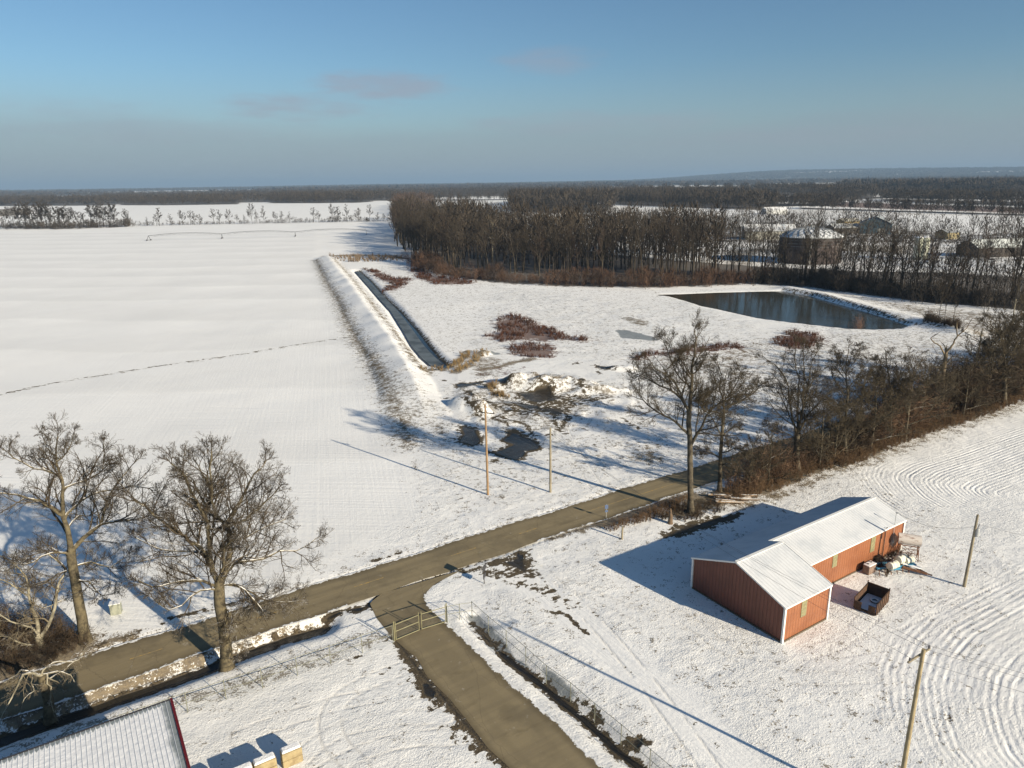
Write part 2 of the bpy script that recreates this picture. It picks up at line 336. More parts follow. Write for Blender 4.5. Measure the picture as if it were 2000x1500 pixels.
# dogwood thickets: red ground
REDS = [[(985, 614), (1020, 618), (1075, 640), (1105, 655), (1160, 662), (1150, 668), (1095, 664), (1060, 668), (1020, 664), (975, 668), (945, 656), (975, 645), (962, 630)],
        [(990, 678), (1035, 670), (1080, 673), (1090, 688), (1075, 700), (1030, 697), (1000, 692)],
        [(708, 524), (735, 527), (768, 543), (806, 545), (790, 560), (760, 570), (745, 568), (762, 554), (740, 545)],
        [(803, 507), (822, 519), (842, 538), (880, 543), (922, 547), (922, 555), (850, 556), (815, 545), (802, 530)],
        [(1230, 696), (1290, 685), (1350, 676), (1440, 672), (1452, 680), (1380, 688), (1300, 694), (1240, 704)],
        [(1508, 662), (1545, 645), (1600, 654), (1610, 668), (1580, 682), (1540, 684), (1515, 674)]]
for i, q in enumerate(REDS): area(red, q, 1.0, 4.5 if i in (0, 1, 4, 5) else 6)
strip(red, [(915, 551), (960, 552), (1010, 556), (1080, 558), (1130, 562)], 3, .62, 4)
strip(red, [(800, 480), (790, 500), (806, 512)], 8, .7, 5)
strip(tan, [(640, 500), (690, 498), (760, 500), (790, 505)], 9, .85, 5)
# open water and wet mud where machines have worked
def P5(l): return [(850+a/5, 640+b/5) for a, b in l]
MUDS = [P5([(240, 960), (300, 955), (410, 985), (410, 1025), (460, 1090), (440, 1130), (370, 1160), (290, 1130), (205, 1110), (260, 1040), (240, 1000)]),
        P5([(640, 1090), (740, 1030), (820, 1020), (850, 1060), (960, 1090), (1040, 1160), (1020, 1190), (900, 1210), (880, 1260), (800, 1300), (700, 1280), (530, 1210), (640, 1185), (740, 1140), (650, 1110)]),
        P5([(800, 655), (900, 640), (980, 650), (1150, 615), (1140, 640), (1060, 665), (1200, 690), (1180, 715), (1000, 720), (960, 690), (810, 680)]),
        P5([(740, 745), (900, 750), (1030, 770), (1010, 790), (880, 795), (760, 770)]),
        P5([(180, 560), (250, 538), (330, 548), (300, 575), (220, 590)]), P5([(610, 570), (700, 550), (735, 575), (700, 600), (620, 598)]),
        P5([(930, 520), (1050, 530), (1040, 548), (950, 545)]), P5([(1340, 570), (1450, 555), (1470, 580), (1380, 585)]),
        P5([(1560, 355), (1620, 375), (1750, 380), (1760, 410), (1640, 405), (1560, 375)]), P5([(1330, 345), (1410, 335), (1400, 352)]),
        P5([(1740, 20), (1850, 20), (1990, 50), (2150, 90), (2200, 130), (2100, 130), (1950, 115), (1800, 100)]),
        P5([(560, 1290), (610, 1285), (600, 1310), (550, 1305)])]
for i, q in enumerate(MUDS):
    if i == 10: area(ice, q, 1.0, 3)
    else: area(mud, q, 1.0, 1.7 if i < 2 else 1.2); area(mud, q, .55, 4.5)
for q, a_ in ((P5([(960, 620), (1160, 600), (1200, 660), (1280, 700), (1150, 745), (980, 745), (820, 720), (790, 660)]), .72), (P5([(1000, 780), (1180, 760), (1330, 800), (1300, 870), (1150, 890), (1000, 850)]), .62), (P5([(170, 560), (330, 540), (450, 515), (500, 540), (330, 595), (200, 605)]), .8), (P5([(280, 620), (380, 650), (460, 740), (400, 750), (310, 700)]), .85), (P5([(560, 1000), (760, 980), (900, 1010), (1000, 1100), (700, 1060)]), .58), (P5([(1340, 590), (1480, 560), (1500, 640), (1380, 660)]), .6), (P5([(580, 560), (760, 540), (800, 600), (640, 620)]), .62)): area(mud, q, a_, 1.6)  # one of these patches darkens a side of the small mound
area(ice, P5([(510, 235), (640, 240), (650, 265), (560, 270)]), .9, 2)
area(ice, P5([(390, 510), (500, 505), (500, 540), (420, 540)]), .7, 2)
for q in (P5([(540, 730), (620, 780), (720, 850)]), P5([(640, 740), (740, 790), (810, 830)]), P5([(800, 700), (900, 720), (1010, 760)]), P5([(930, 770), (1100, 800), (1290, 860)]),
          P5([(1100, 850), (1250, 760), (1400, 700), (1560, 660)]), P5([(1150, 880), (1300, 790), (1450, 730), (1620, 680)]), P5([(1160, 900), (1180, 960), (1250, 1040)]), P5([(1210, 990), (1280, 920), (1360, 870)]),
          P5([(1540, 730), (1640, 700), (1740, 690)]), P5([(620, 870), (700, 900), (900, 960), (960, 1060)]), P5([(560, 880), (650, 930)]), P5([(460, 700), (560, 760), (600, 800)])):
    strip(mud, q, .9, .80, 1.0)
area(mud, P5([(950, 850), (1050, 800), (1200, 790), (1300, 850), (1230, 900), (1100, 900)]), .50, 2.5)
area(mud, P5([(560, 740), (640, 860), (900, 900), (1300, 880), (1500, 740), (1640, 660), (1400, 640), (1200, 640), (900, 620), (760, 700)]), .50, 4); area(thin, P5([(100, 540), (200, 900), (700, 1000), (1300, 1100), (1700, 800), (2000, 640), (1900, 500), (1300, 560), (700, 520)]), .72, 5)
for q_ in range(6): strip(mud, P5([(980+q_*22, 850-q_*3), (1120+q_*18, 800-q_*14), (1300+q_*20, 735-q_*14), (1460+q_*22, 690-q_*14)]), .35, .66, .8)
for q_ in range(3): strip(mud, P5([(1160+q_*22, 880), (1170+q_*22, 940), (1215+q_*22, 1000), (1262+q_*22, 1050)]), .3, .62, .7)
for a_x, b_x in (((120, 690), (90, 700)), ((270, 775), (290, 785)), ((60, 515), (100, 520)), ((1590, 420), (1620, 450)), ((1880, 430), (1930, 445)), ((1500, 540), (1600, 530)), ((800, 570), (840, 560)), ((660, 910), (700, 960)), ((450, 980), (480, 990)), ((1790, 690), (1810, 680)), ((1100, 1040), (1140, 1050)), ((1840, 900), (1990, 990)), ((1960, 760), (2060, 800))): strip(mud, P5([a_x, b_x]), .8, .78, 1.0)
strip(mud, P5([(110, 880), (130, 880)]), .5, .7, .6); strip(mud, P5([(1480, 1125), (1560, 1145)]), .25, .9, .3); strip(mud, P5([(1560, 1200), (1595, 1215)]), .5, .7, .5)
strip(tan, [(1010, 735), (1080, 740), (1120, 750)], 3, .5, 3); strip(mud, [(1060, 752), (1110, 748), (1130, 735)], 1.2, .52, 1.6)
# ditch banks
strip(mud, GP([(700, 527), (720, 545), (748, 576), (778, 605), (806, 638), (832, 672), (852, 695), (872, 712)]), 2.2, 1.0, 1.6)  # dark soil of the right bank, with the bank's shade painted in too
strip(mud, [(1530, 567), (1600, 580), (1660, 597), (1720, 615), (1780, 634), (1840, 645)], 2.2, .66, 2.2)
strip(mud, RDITCH, 1.5, .95, .6); strip(tan, RDITCH, 3.0, .62, 1.4)
strip(tan, [(20, 1405), (175, 1355), (287, 1317), (390, 1282)], 1.4, .85, 1.0)
strip(mud, [(330, 1209), (400, 1192), (470, 1176), (520, 1163)], .8, .72, .6); strip(mud, [(180, 1262), (250, 1239), (320, 1217)], .6, .6, .8)  # thin dark lines along the far edge of the road
strip(mud, [(730, 1096), (780, 1080)], .8, .62, .6); strip(mud, [(650, 1118), (700, 1107)], .3, .5, .5)
strip(mud, FDITCH[2:], 1.1, .85, .6); strip(mud, FDITCH[:3], .9, .72, .6); strip(mud, FDITCH, 2.4, .36, 1.0)
area(ice, [(915, 1198), (935, 1200), (965, 1232), (1000, 1270), (1040, 1305), (1060, 1330), (1030, 1318), (980, 1275), (945, 1240)], 1.2, 1.6)
area(ice, [(1055, 1295), (1100, 1325), (1125, 1350), (1110, 1362), (1070, 1335)], 1.1, 1.5)
area(mud, [(1215, 1440), (1260, 1430), (1270, 1455), (1240, 1470)], .75, .7); strip(mud, [(1120, 1350), (1150, 1375), (1170, 1400)], .7, .7, .7)
# mud beside the drive, turn-off and cart track
strip(mud, [(775, 1252), (800, 1285), (825, 1320), (850, 1345), (880, 1380), (910, 1415), (950, 1455), (985, 1490)], 1.3, .80, 1.1); strip(mud, [(812, 1325), (835, 1350), (860, 1375), (900, 1430), (935, 1470)], 2.6, .46, 1.6)
area(mud, [(815, 1330), (835, 1325), (860, 1350), (850, 1372), (820, 1360)], .8, .7)
for q in ([(690, 1285), (730, 1272), (770, 1262)], [(738, 1320), (760, 1305), (790, 1300)], [(790, 1328), (812, 1330)], [(700, 1262), (728, 1258), (755, 1250)]): strip(mud, q, .4, .6, .5)
area(mud, [(672, 1190), (790, 1150), (868, 1118), (880, 1124), (835, 1150), (760, 1180), (690, 1205)], .60, .9)
area(mud, [(905, 1108), (990, 1085), (1035, 1068), (1040, 1095), (1050, 1125), (1020, 1130), (980, 1110), (930, 1112)], .66, 1.4); area(mud, [(1000, 1120), (1060, 1130), (1130, 1170), (1180, 1210), (1110, 1200), (1040, 1160)], .44, 1.6)
strip(mud, [(925, 1103), (970, 1115), (1010, 1135), (1050, 1152), (1070, 1165)], .6, .70, .7); strip(mud, [(895, 1117), (940, 1120), (985, 1133), (1010, 1145)], .5, .66, .6)
strip(mud, [(990, 1080), (1030, 1100), (1060, 1130)], .8, .62, .8); strip(mud, [(1060, 1162), (1090, 1165)], .6, .6, .6); strip(mud, [(1102, 1166), (1125, 1185)], .5, .6, .6)
strip(mud, [(1092, 1196), (1110, 1203), (1130, 1225), (1150, 1240)], .5, .82, .4); strip(mud, [(1150, 1240), (1230, 1310), (1340, 1400), (1420, 1470)], .25, .48, .5)
strip(mud, [(965, 1190), (990, 1183), (1020, 1178), (1050, 1180), (1080, 1200)], .4, .56, .6)
strip(tan, [(1040, 1170), (1070, 1200), (1120, 1240)], 2, .46, 2)
strip(mud, [(640, 1202), (700, 1186), (790, 1153), (860, 1127)], 1.1, .85, .8); strip(mud, [(880, 1118), (930, 1100), (1000, 1082), (1030, 1070)], .5, .7, .6); strip(mud, [(900, 1112), (960, 1116), (1010, 1128)], 1.2, .66, 1.2)
strip(tan, [(600, 1213), (480, 1250), (400, 1278)], .7, .7, .7); strip(tan, [(1000, 1030), (900, 1060), (760, 1098)], .5, .55, .7)
CART = GP([(1000, 1120), (1060, 1155), (1120, 1210), (1200, 1280), (1300, 1365), (1400, 1450), (1480, 1520), (1560, 1590)])
cart = fld(sd_line(X, Y, CART)-2.1, .7); thin *= 1-cart*.97; rough *= 1-cart*.93
area(mud, [(1000, 1080), (1010, 1075), (1030, 1085), (1025, 1095), (1005, 1092)], .7, .5)
area(tan, [(1030, 745), (1060, 728), (1110, 730), (1140, 748), (1100, 765), (1040, 768)], .56, 3); area(tan, [(900, 782), (930, 778), (960, 800), (950, 820), (920, 810)], .52, 2)
for q in ([(1160, 762), (1240, 756)], [(985, 742), (1030, 735)], [(1215, 714), (1235, 717)], [(925, 690), (950, 684)]): strip(tan, q, 2, .62, 2.5)
strip(thin, [(260, 442), (500, 437), (770, 432)], 10, .9, 10); strip(tan, [(260, 442), (500, 437), (770, 432)], 3, .75, 5); strip(tan, [(0, 449), (140, 448), (260, 442)], 4, .7, 5); strip(ice, [(232, 408), (300, 407), (400, 404), (480, 402), (530, 400)], 6, .7, 8)
area(red, [(905, 720), (1000, 712), (1080, 716), (1000, 735), (940, 740)], .40, 3)
area(tan, [(1200, 616), (1240, 618), (1275, 630), (1270, 640), (1230, 634)], .56, 2); area(tan, [(1100, 652), (1180, 655), (1190, 670), (1150, 672)], .42, 4)
strip(tan, [(1080, 1050), (1110, 1040), (1150, 1030), (1168, 1020)], 1.8, .8, 1.0)
strip(tan, [(1175, 1025), (1230, 1005), (1290, 985), (1350, 965)], 2.2, .9, 1.0)
area(mud, [(1285, 1040), (1330, 1020), (1400, 1005), (1455, 1000), (1450, 1015), (1400, 1032), (1330, 1050), (1290, 1055)], .66, 1.2)
# verge and undergrowth belt along the road to the right
HEDGE_Z = [(1290, 1010), (1350, 1010), (1420, 988), (1500, 965), (1600, 925), (1680, 905), (1760, 865), (1840, 838), (1920, 815), (2000, 780), (2200, 715), (2200, 640), (2000, 700), (1900, 745), (1800, 775), (1700, 815), (1600, 855), (1480, 925), (1400, 955), (1330, 972)]
area(tan, HEDGE_Z, 1.0, 2.0); area(mud, HEDGE_Z, .47, 2.0)
strip(tan, [(1450, 990), (1520, 968), (1610, 930), (1690, 906), (1780, 866), (1860, 838), (1940, 812), (2040, 770)], 3.0, .66, 2.5)
strip(mud, [(1700, 915), (1780, 880), (1870, 850), (1960, 815), (2040, 785)], .25, .45, .5)
strip(tan, [(-60, 1330), (60, 1290), (120, 1270)], 7, .9, 3); strip(tan, [(120, 1280), (180, 1262), (260, 1240)], 2, .7, 1)
strip(tan, [(440, 1310), (470, 1300)], 1.4, .5, 1.5)
strip(mud, [(1420, 1328), (1440, 1335)], .3, .6, .5); strip(tan, [(1590, 1310), (1680, 1350), (1760, 1370), (1850, 1400)], 1.2, .42, 2); strip(tan, [(1740, 1395), (1860, 1430), (2000, 1470)], 1.0, .42, 2)
# furrows: nested loops the planter left
FC = [GP([(2100, 800), (2000, 834), (1920, 860), (1860, 882), (1780, 908), (1752, 924), (1748, 936), (1760, 952), (1780, 972), (1820, 996), (1880, 1020), (1940, 1040), (2000, 1054), (2100, 1085)]),
      GP([(2150, 1130), (2000, 1219), (1934, 1257), (1896, 1302), (1882, 1354), (1893, 1413), (1913, 1465), (1960, 1520), (2030, 1580)])]
s1 = side_dist(X, Y, FC[0]); s2 = side_dist(X, Y, FC[1])
b1 = fld(sd_line(X, Y, GP([(2400, 690), (2000, 815), (1860, 870), (1700, 908), (1690, 960), (1730, 1010), (1800, 1040), (1900, 1075), (2100, 1110), (2400, 1100)]), True), 1.6)
b2 = fld(sd_line(X, Y, GP([(2400, 1100), (2000, 1110), (1930, 1150), (1830, 1180), (1770, 1230), (1720, 1300), (1740, 1380), (1800, 1460), (1900, 1560), (2400, 1800)]), True), 2.0)
ph = np.where(b1 >= b2, s1/.60, s2/.60+40); fam = np.maximum(b1, b2)
# west field: very faint drill lines
wf = fld(sd_line(X, Y, GP([(-700, 460), (620, 452), (617, 508), (697, 665), (768, 790), (815, 930), (822, 1000), (640, 1110), (300, 1230), (-300, 1400), (-2000, 1400), (-2500, 700)]), True), 2.0)
# far country: woodland floor, brown stubble field, roads and strips
wood = np.zeros_like(X)
WOODS_FAR = []   # (polygon px, tree height m, spacing m, depth tint)
def wood_area(px, h, n, lab=None): WOODS_FAR.append((px, h, n)); area(wood, px, 1.0, 25)
wood_area([(-300, 404), (130, 402), (228, 401), (232, 392), (110, 393), (-300, 391)], 17, 170)
wood_area([(232, 401), (330, 401), (468, 399), (470, 391), (380, 388), (232, 391)], 17, 190)
wood_area([(-400, 384), (110, 383), (230, 385), (480, 384), (520, 383), (770, 381), (770, 376.5), (400, 377), (-400, 380)], 18, 420)
wood_area([(525, 397), (610, 397), (700, 396), (730, 394), (720, 388), (600, 386), (528, 389)], 20, 200)
wood_area([(-600, 376.5), (300, 374.5), (800, 373), (1190, 370), (1190, 366), (800, 366), (300, 371), (-600, 374.5)], 22, 520)
wood_area([(800, 386), (990, 383), (1180, 381), (1180, 377), (800, 379)], 15, 230)
wood_area([(700, 392), (850, 392), (1000, 391), (1000, 389), (700, 390)], 15, 70)
wood_area([(995, 412), (1080, 417), (1195, 414), (1200, 400), (1100, 392), (1000, 395)], 24, 170)
wood_area([(1200, 400), (1300, 404), (1420, 408), (1510, 412), (1520, 398), (1400, 385), (1230, 382), (1190, 388)], 21, 420)
wood_area([(1480, 378), (1640, 390), (1720, 388), (1700, 378), (1600, 373), (1480, 372)], 22, 160)
wood_area([(1560, 395), (1640, 394), (1700, 388), (1560, 389)], 14, 50)
wood_area([(1640, 372), (1760, 378), (2050, 376), (2200, 378), (2200, 362), (2000, 362), (1650, 364)], 24, 520)
wood_area([(1720, 393), (1850, 398), (2100, 404), (2100, 396), (1850, 391), (1720, 388)], 16, 130)
wood_area([(1190, 364.5), (1340, 362), (1500, 362), (1500, 359), (1190, 360.5)], 18, 160)
wood_area([(1560, 408), (1700, 412), (2100, 424), (2100, 421), (1700, 409.5), (1560, 405)], 13, 70)
wood_area([(1500, 404), (1640, 402), (1640, 398), (1500, 397)], 15, 70)
wood_area([(1700, 387), (2100, 391), (2100, 387), (1700, 384)], 15, 110)
wood_area([(-300, 396), (-20, 396), (110, 393), (-20, 390), (-300, 390)], 16, 120)
area(red, [(1560, 400), (1700, 407), (2100, 420), (2100, 408), (1850, 401), (1600, 393)], 1.0, 20)
az_ = np.degrees(np.arctan2(X, Y)); farw = sst(Rg, 1750, 2300)*np.clip(12*(vnoise(X, Y*1.5, 1300, 61)-.44), 0, 1)
keep_ = np.ones_like(X)
for q in ([(100, 392), (205, 391), (205, 385), (113, 386)], [(1190, 368), (1400, 366), (1660, 366), (1640, 358.5), (1400, 358.5), (1190, 361)], [(1560, 392), (1720, 393), (2100, 400), (2100, 378), (1800, 378), (1560, 383)], [(800, 391), (1190, 388), (1190, 380), (800, 383)]): keep_ *= 1-fld(sd_line(X, Y, GP(q), True), 30)
up(wood, farw*keep_*(Rg < 30000))
area(tan, [(-200, 430), (-20, 425), (60, 418), (70, 408), (-200, 409)], .7, 10)
area(mud, [(1490, 409), (1560, 416), (2100, 425), (2100, 420), (1600, 407)], .35, 8)
# main wood: dark litter floor
MAINW = [(776, 455), (790, 478), (818, 505), (850, 535), (900, 548), (1000, 556), (1100, 561), (1200, 563), (1300, 564), (1400, 560), (1490, 556), (1560, 558), (1640, 566), (1720, 580), (1820, 592), (1920, 601), (2100, 615), (2100, 548), (1900, 532), (1700, 528), (1500, 520), (1300, 505), (1150, 490), (1000, 470), (900, 455), (830, 442), (790, 438)]
area(wood, MAINW, .75, 8)
area(tan, [(1390, 520), (1500, 522), (1500, 495), (1650, 492), (1800, 500), (1800, 478), (1500, 478), (1390, 490)], .55, 10)
area(wood, [(1500, 478), (1900, 478), (2100, 500), (2100, 450), (1900, 455), (1700, 440), (1500, 440), (1300, 440), (1300, 470)], .55, 15)
area(wood, [(0, 448), (20, 440), (250, 438), (260, 441), (250, 445), (100, 449)], .55, 14)
area(ice, [(1850, 590), (1900, 592), (1990, 605), (1900, 602)], .3, 3)
area(wood, [(1480, 556), (1560, 560), (1720, 580), (1820, 592), (2100, 617), (2100, 575), (1900, 560), (1700, 545), (1500, 540)], .95, 6)
V = np.stack([X, Y, Z], -1).reshape(-1, 3); nr, na_ = X.shape
i = np.arange(nr-1)[:, None]; j = np.arange(na_)[None, :]; j2 = (j+1) % na_
F = np.stack([i*na_+j, (i+1)*na_+j, (i+1)*na_+j2, i*na_+j2], -1).reshape(-1, 4)[:, ::-1]
gm_, gt, gb = nt('snowy_ground')
ground = mesh_np('ground', V, F, gm_, smooth=True); tag(ground, kind='structure')
def put(name, *ch):
    a = ground.data.attributes.new(name, 'FLOAT_COLOR', 'POINT')
    a.data.foreach_set('color', np.stack([np.broadcast_to(c, X.shape) for c in ch], -1).astype(np.float32).ravel())
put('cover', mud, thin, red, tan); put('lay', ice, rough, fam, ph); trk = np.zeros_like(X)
for q, gap in (([(1000, 1085), (1060, 1120), (1160, 1160), (1300, 1230), (1500, 1290), (1640, 1260), (1700, 1200)], 1.7), ([(1050, 1110), (1130, 1180), (1230, 1290), (1330, 1420), (1400, 1520)], 1.6), ([(1100, 1140), (1250, 1170), (1330, 1200), (1420, 1270), (1530, 1330), (1700, 1320)], 1.7),
    ([(800, 1300), (720, 1330), (650, 1370), (640, 1440), (700, 1500)], 1.8), ([(870, 1400), (760, 1400), (640, 1430), (560, 1510)], 1.7), ([(900, 1440), (800, 1440), (700, 1470), (600, 1530)], 1.7), ([(840, 1350), (740, 1352), (600, 1390), (470, 1440)], 1.8), ([(1640, 1270), (1760, 1250), (1880, 1190), (2000, 1140)], 1.9),
    ([(885, 900), (930, 850), (1010, 830), (1100, 850), (1160, 900)], 1.8), ([(1165, 950), (1120, 880), (1090, 820), (1130, 780), (1230, 740)], 1.8), ([(860, 800), (930, 830), (1010, 860), (1080, 900)], 1.8), ([(1280, 700), (1180, 700), (1120, 690), (1090, 650)], 2.2), ([(990, 690), (950, 670), (960, 640)], 2.2), ([(1080, 720), (1180, 680), (1200, 650), (1130, 640)], 2.4)):
    P_ = smooth_path(GP(q)); dd = np.abs(side_dist(X, Y, P_)); up(trk, fld(np.abs(dd-gap/2)-.12, .55))
put('more', wood, wf, cart, trk)
# disc under the nearest ring so that no hole is left straight below
# --- ground material
n = N(gt); p = n.geo('Position')
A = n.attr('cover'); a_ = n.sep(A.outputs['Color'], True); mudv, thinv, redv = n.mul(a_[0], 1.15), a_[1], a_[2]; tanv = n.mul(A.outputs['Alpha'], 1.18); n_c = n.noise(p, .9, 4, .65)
B = n.attr('lay'); b_ = n.sep(B.outputs['Color'], True); icev, roughv, famv = b_[0], b_[1], b_[2]; roughv = n.mul(roughv, n.add(.45, n.mul(n.ss(n.noise(n.geo(), .12, 3, .6), .38, .62), .75))); phv = B.outputs['Alpha']
C_ = n.attr('more'); c_ = n.sep(C_.outputs['Color'], True); woodv, wfv, cartv = c_[0], c_[1], c_[2]; trkv = n.mul(n.ss(C_.outputs['Alpha'], .35, .75), n.ss(n.noise(p, .25, 3, .6), .36, .50))
n_big = n.noise(p, .035, 4, .6); n_mid = n.noise(p, .35, 5, .65); n_s = n.noise(p, 1.6, 4, .7); n_f = n.noise(p, 5.5, 3, .7)
n_st = n.noise(n.mapv(p, (1, 2.6, 1), (0, 0, -RA)), .55, 5, .7)
snow = n.mix(n.ss(n_big, .3, .7), (.85, .845, .825), (.80, .795, .775))
px_, py_, pz_ = n.sep(p)
tph = n.math('FRACT', n.add(n.mul(n.add(py_, n.mul(px_, .035)), 1/41.0), n.mul(n.noise(p, .006, 2), 1.2)))
ter = n.mul(n.ss(tph, .0, .10), n.ss(tph, 1.0, .12))
snow = n.mix(n.mul(wfv, n.mul(ter, .24)), snow, (.60, .60, .59))
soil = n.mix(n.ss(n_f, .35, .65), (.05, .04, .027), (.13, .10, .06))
grass = n.mix(n.ss(n_s, .35, .65), (.20, .145, .068), (.085, .058, .028))
# speckle of stubble where the snow is thin
k = n.ss(n.add(n.add(n.sub(n_f, .5), n.mul(n.sub(n_s, .5), .9)), n.add(n.mul(thinv, .46), n.add(n.mul(n.sub(n_mid, .5), .55), n.mul(n.sub(n_c, .5), .8)))), .30, .38); k = n.mul(k, n.ss(thinv, .03, .15))
col = n.mix(n.mul(k, .82), snow, n.mix(n_s, (.20, .15, .085), (.10, .08, .05)))
# wheel ruts: pressed, slightly dirty snow
col = n.mix(n.mul(trkv, .55), col, n.mix(n_s, (.56, .54, .50), (.34, .30, .24)))
# tan grass
t_ = n.mul(n.ss(n.add(tanv, n.add(n.mul(n.sub(n_mid, .5), 1.0), n.add(n.mul(n.sub(n_c, .5), 1.2), n.mul(n.sub(n_f, .5), 1.5)))), .50, .64), n.ss(tanv, .05, .25))
col = n.mix(n.mul(t_, .9), col, grass)
rd = n.mul(n.ss(n.add(redv, n.add(n.mul(n.sub(n_mid, .5), 1.5), n.add(n.mul(n.sub(n_c, .5), 1.2), n.mul(n.sub(n_f, .5), 1.2)))), .46, .62), n.ss(redv, .04, .2))
col = n.mix(n.mul(rd, .85), col, n.mix(n_f, (.080, .026, .013), (.13, .055, .028)))
wd = n.ss(n.add(woodv, n.add(n.mul(n.sub(n.noise(p, .08, 4, .6), .5), .7), n.mul(n.sub(n_mid, .5), .7))), .45, .62)
col = n.mix(n.mul(wd, .92), col, n.mix(n_s, (.09, .07, .05), (.05, .04, .032)))
icm = n.ss(n.add(icev, n.mul(n.sub(n_mid, .5), .5)), .50, .62)
col = n.mix(n.mul(icm, .9), col, n.mix(n_s, (.17, .19, .20), (.27, .29, .29)))
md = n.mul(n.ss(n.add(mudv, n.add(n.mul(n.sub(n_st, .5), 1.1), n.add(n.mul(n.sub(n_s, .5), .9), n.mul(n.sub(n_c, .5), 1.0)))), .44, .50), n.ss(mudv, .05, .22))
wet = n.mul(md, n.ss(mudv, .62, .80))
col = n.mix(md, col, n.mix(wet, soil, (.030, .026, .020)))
gt.links.new(col, gb.inputs['Base Color'])
rg = n.sub(.95, n.mul(wet, .72)); rg = n.sub(rg, n.mul(icm, .5)); gt.links.new(rg, gb.inputs['Roughness']); gb.inputs['Specular IOR Level'].default_value = .25
# relief
per = n.t.nodes.new('ShaderNodeTexWhiteNoise'); per.noise_dimensions = '1D'; n._in(per, 'W', n.math('FLOOR', phv))
fur = n.mul(n.math('SINE', n.mul(n.add(phv, n.mul(n_mid, .25)), 6.28318)), n.mul(famv, n.mul(n.add(.25, per.outputs[0]), n.add(.008, n.mul(n.ss(n_mid, .36, .6), .026)))))
wfl = n.mul(wfv, n.add(n.mul(ter, .05), n.add(n.mul(n.noise(n.mapv(p, (.05, 1.4, 1), (0, 0, math.radians(4))), 1.0, 4, .6), .08), n.mul(n.noise(n.mapv(p, (1.8, .05, 1), (0, 0, math.radians(-14))), 1.0, 3, .6), .04))))
hh = n.add(n.mul(roughv, n.add(n.mul(n_s, .05), n.add(n.mul(n_f, .085), n.mul(n.noise(p, 14, 3, .7), .06)))), n.add(n.mul(n_s, .05), n.add(fur, wfl)))
hh = n.add(hh, n.mul(n_f, .012)); hh = n.mul(hh, n.sub(1.0, n.mul(wet, .97))); hh = n.add(hh, n.mul(md, -.05))
hh = n.add(hh, n.mul(cartv, n.mul(n.noise(n.mapv(p, (.12, 2.4, 1), (0, 0, math.radians(57))), 1.0, 3), .10)))
hh = n.sub(hh, n.mul(trkv, .07)); hh = n.add(hh, n.mul(roughv, n.mul(n_st, .12)))
gt.links.new(n.bump(hh, 1.0, .9), gb.inputs['Normal'])
def gz(x, y): return float(hgt(np.array([x]), np.array([y]))[0])
def GZ(px, py): q = G(px, py); return Vector((q[0], q[1], gz(q[0], q[1])))
# ------------------------------------------------------------------ water
def sheet(name, pts, z, mat, kind='structure'):
    b = MB(); b.add([(q[0], q[1], z) for q in pts], [tuple(range(len(pts)))]); o = b.build(name, mat); return tag(o, kind=kind)
wm, t, b = nt('pond_water'); n = N(t); b.inputs['Base Color'].default_value = (.034, .034, .026, 1); b.inputs['Roughness'].default_value = .10
b.inputs['Specular IOR Level'].default_value = .34; t.links.new(n.bump(n.noise(n.geo(), 1.2, 3), .012), b.inputs['Normal'])
o = sheet('pond', POND, -.12, wm)
im, t, b = nt('ditch_ice'); n = N(t); p = n.geo(); t.links.new(n.mix(n.ss(n.noise(p, .25, 4, .6), .4, .6), (.13, .155, .17), (.07, .085, .095)), b.inputs['Base Color']); b.inputs['Roughness'].default_value = .6; b.inputs['Specular IOR Level'].default_value = .15
o = sheet('ice', DITCH_ICE, -.7, im)
# ------------------------------------------------------------------ paved road and drive
rm, t, b = nt('chip_seal'); n = N(t); p = n.geo(); rp = n.mapv(p, (1, 1, 1), (0, 0, -RA))
e = n.sep(n.attr('edge').outputs['Color'], True)   # r: distance to the paved edge, g: position along
c = n.mix(n.ss(n.noise(n.mapv(rp, (.06, 1.1, 1)), 1.0, 4, .6), .35, .65), (.265, .214, .126), (.22, .178, .108))
c = n.mix(n.mul(n.ss(n.noise(p, .4, 5, .7), .55, .75), .45), c, (.13, .105, .065))
c = n.mix(n.mul(n.noise(p, 14, 2), .35), c, (.16, .13, .08))
wt_ = n.mul(n.math('ABSOLUTE', n.sub(n.math('PINGPONG', n.add(e[0], .2), 1.5), .75)), 1.0)
c = n.mix(n.mul(n.ss(wt_, .55, .1), .25), c, (.16, .13, .08))
c = n.mix(n.mul(n.ss(n.noise(n.mapv(rp, (.25, .8, 1)), 1.0, 5, .7), .56, .66), .32), c, (.13, .102, .058))
c = n.mix(n.mul(n.ss(n.noise(p, .9, 5, .75), .61, .70), .5), c, (.42, .38, .31)); c = n.mix(n.mul(n.ss(n.noise(p, .16, 4, .65), .50, .62), .40), c, (.115, .095, .062)); c = n.mix(n.mul(n.ss(e[0], 1.0, .25), .55), c, (.10, .078, .045))
rp2 = n.mapv(p, (1, .34, 1), (0, 0, -RA)); wob = n.noise(p, .6, 3, .6)
wv = n.t.nodes.new('ShaderNodeVectorMath'); wv.operation = 'ADD'; n._in(wv, 0, rp2); cmb = n.t.nodes.new('ShaderNodeCombineXYZ'); n._in(cmb, 0, wob); n._in(cmb, 1, wob); n._in(wv, 1, cmb.outputs[0])
cr = n.voro(wv.outputs[0], .22, 'DISTANCE_TO_EDGE'); c = n.mix(n.mul(n.ss(cr, .006, .0015), .28), c, (.07, .055, .04))
sn = n.ss(n.add(e[0], n.mul(n.sub(n.noise(p, 1.3, 5, .7), .5), 1.6)), .22, .10)
c = n.mix(sn, c, (.78, .78, .77)); t.links.new(c, b.inputs['Base Color'])
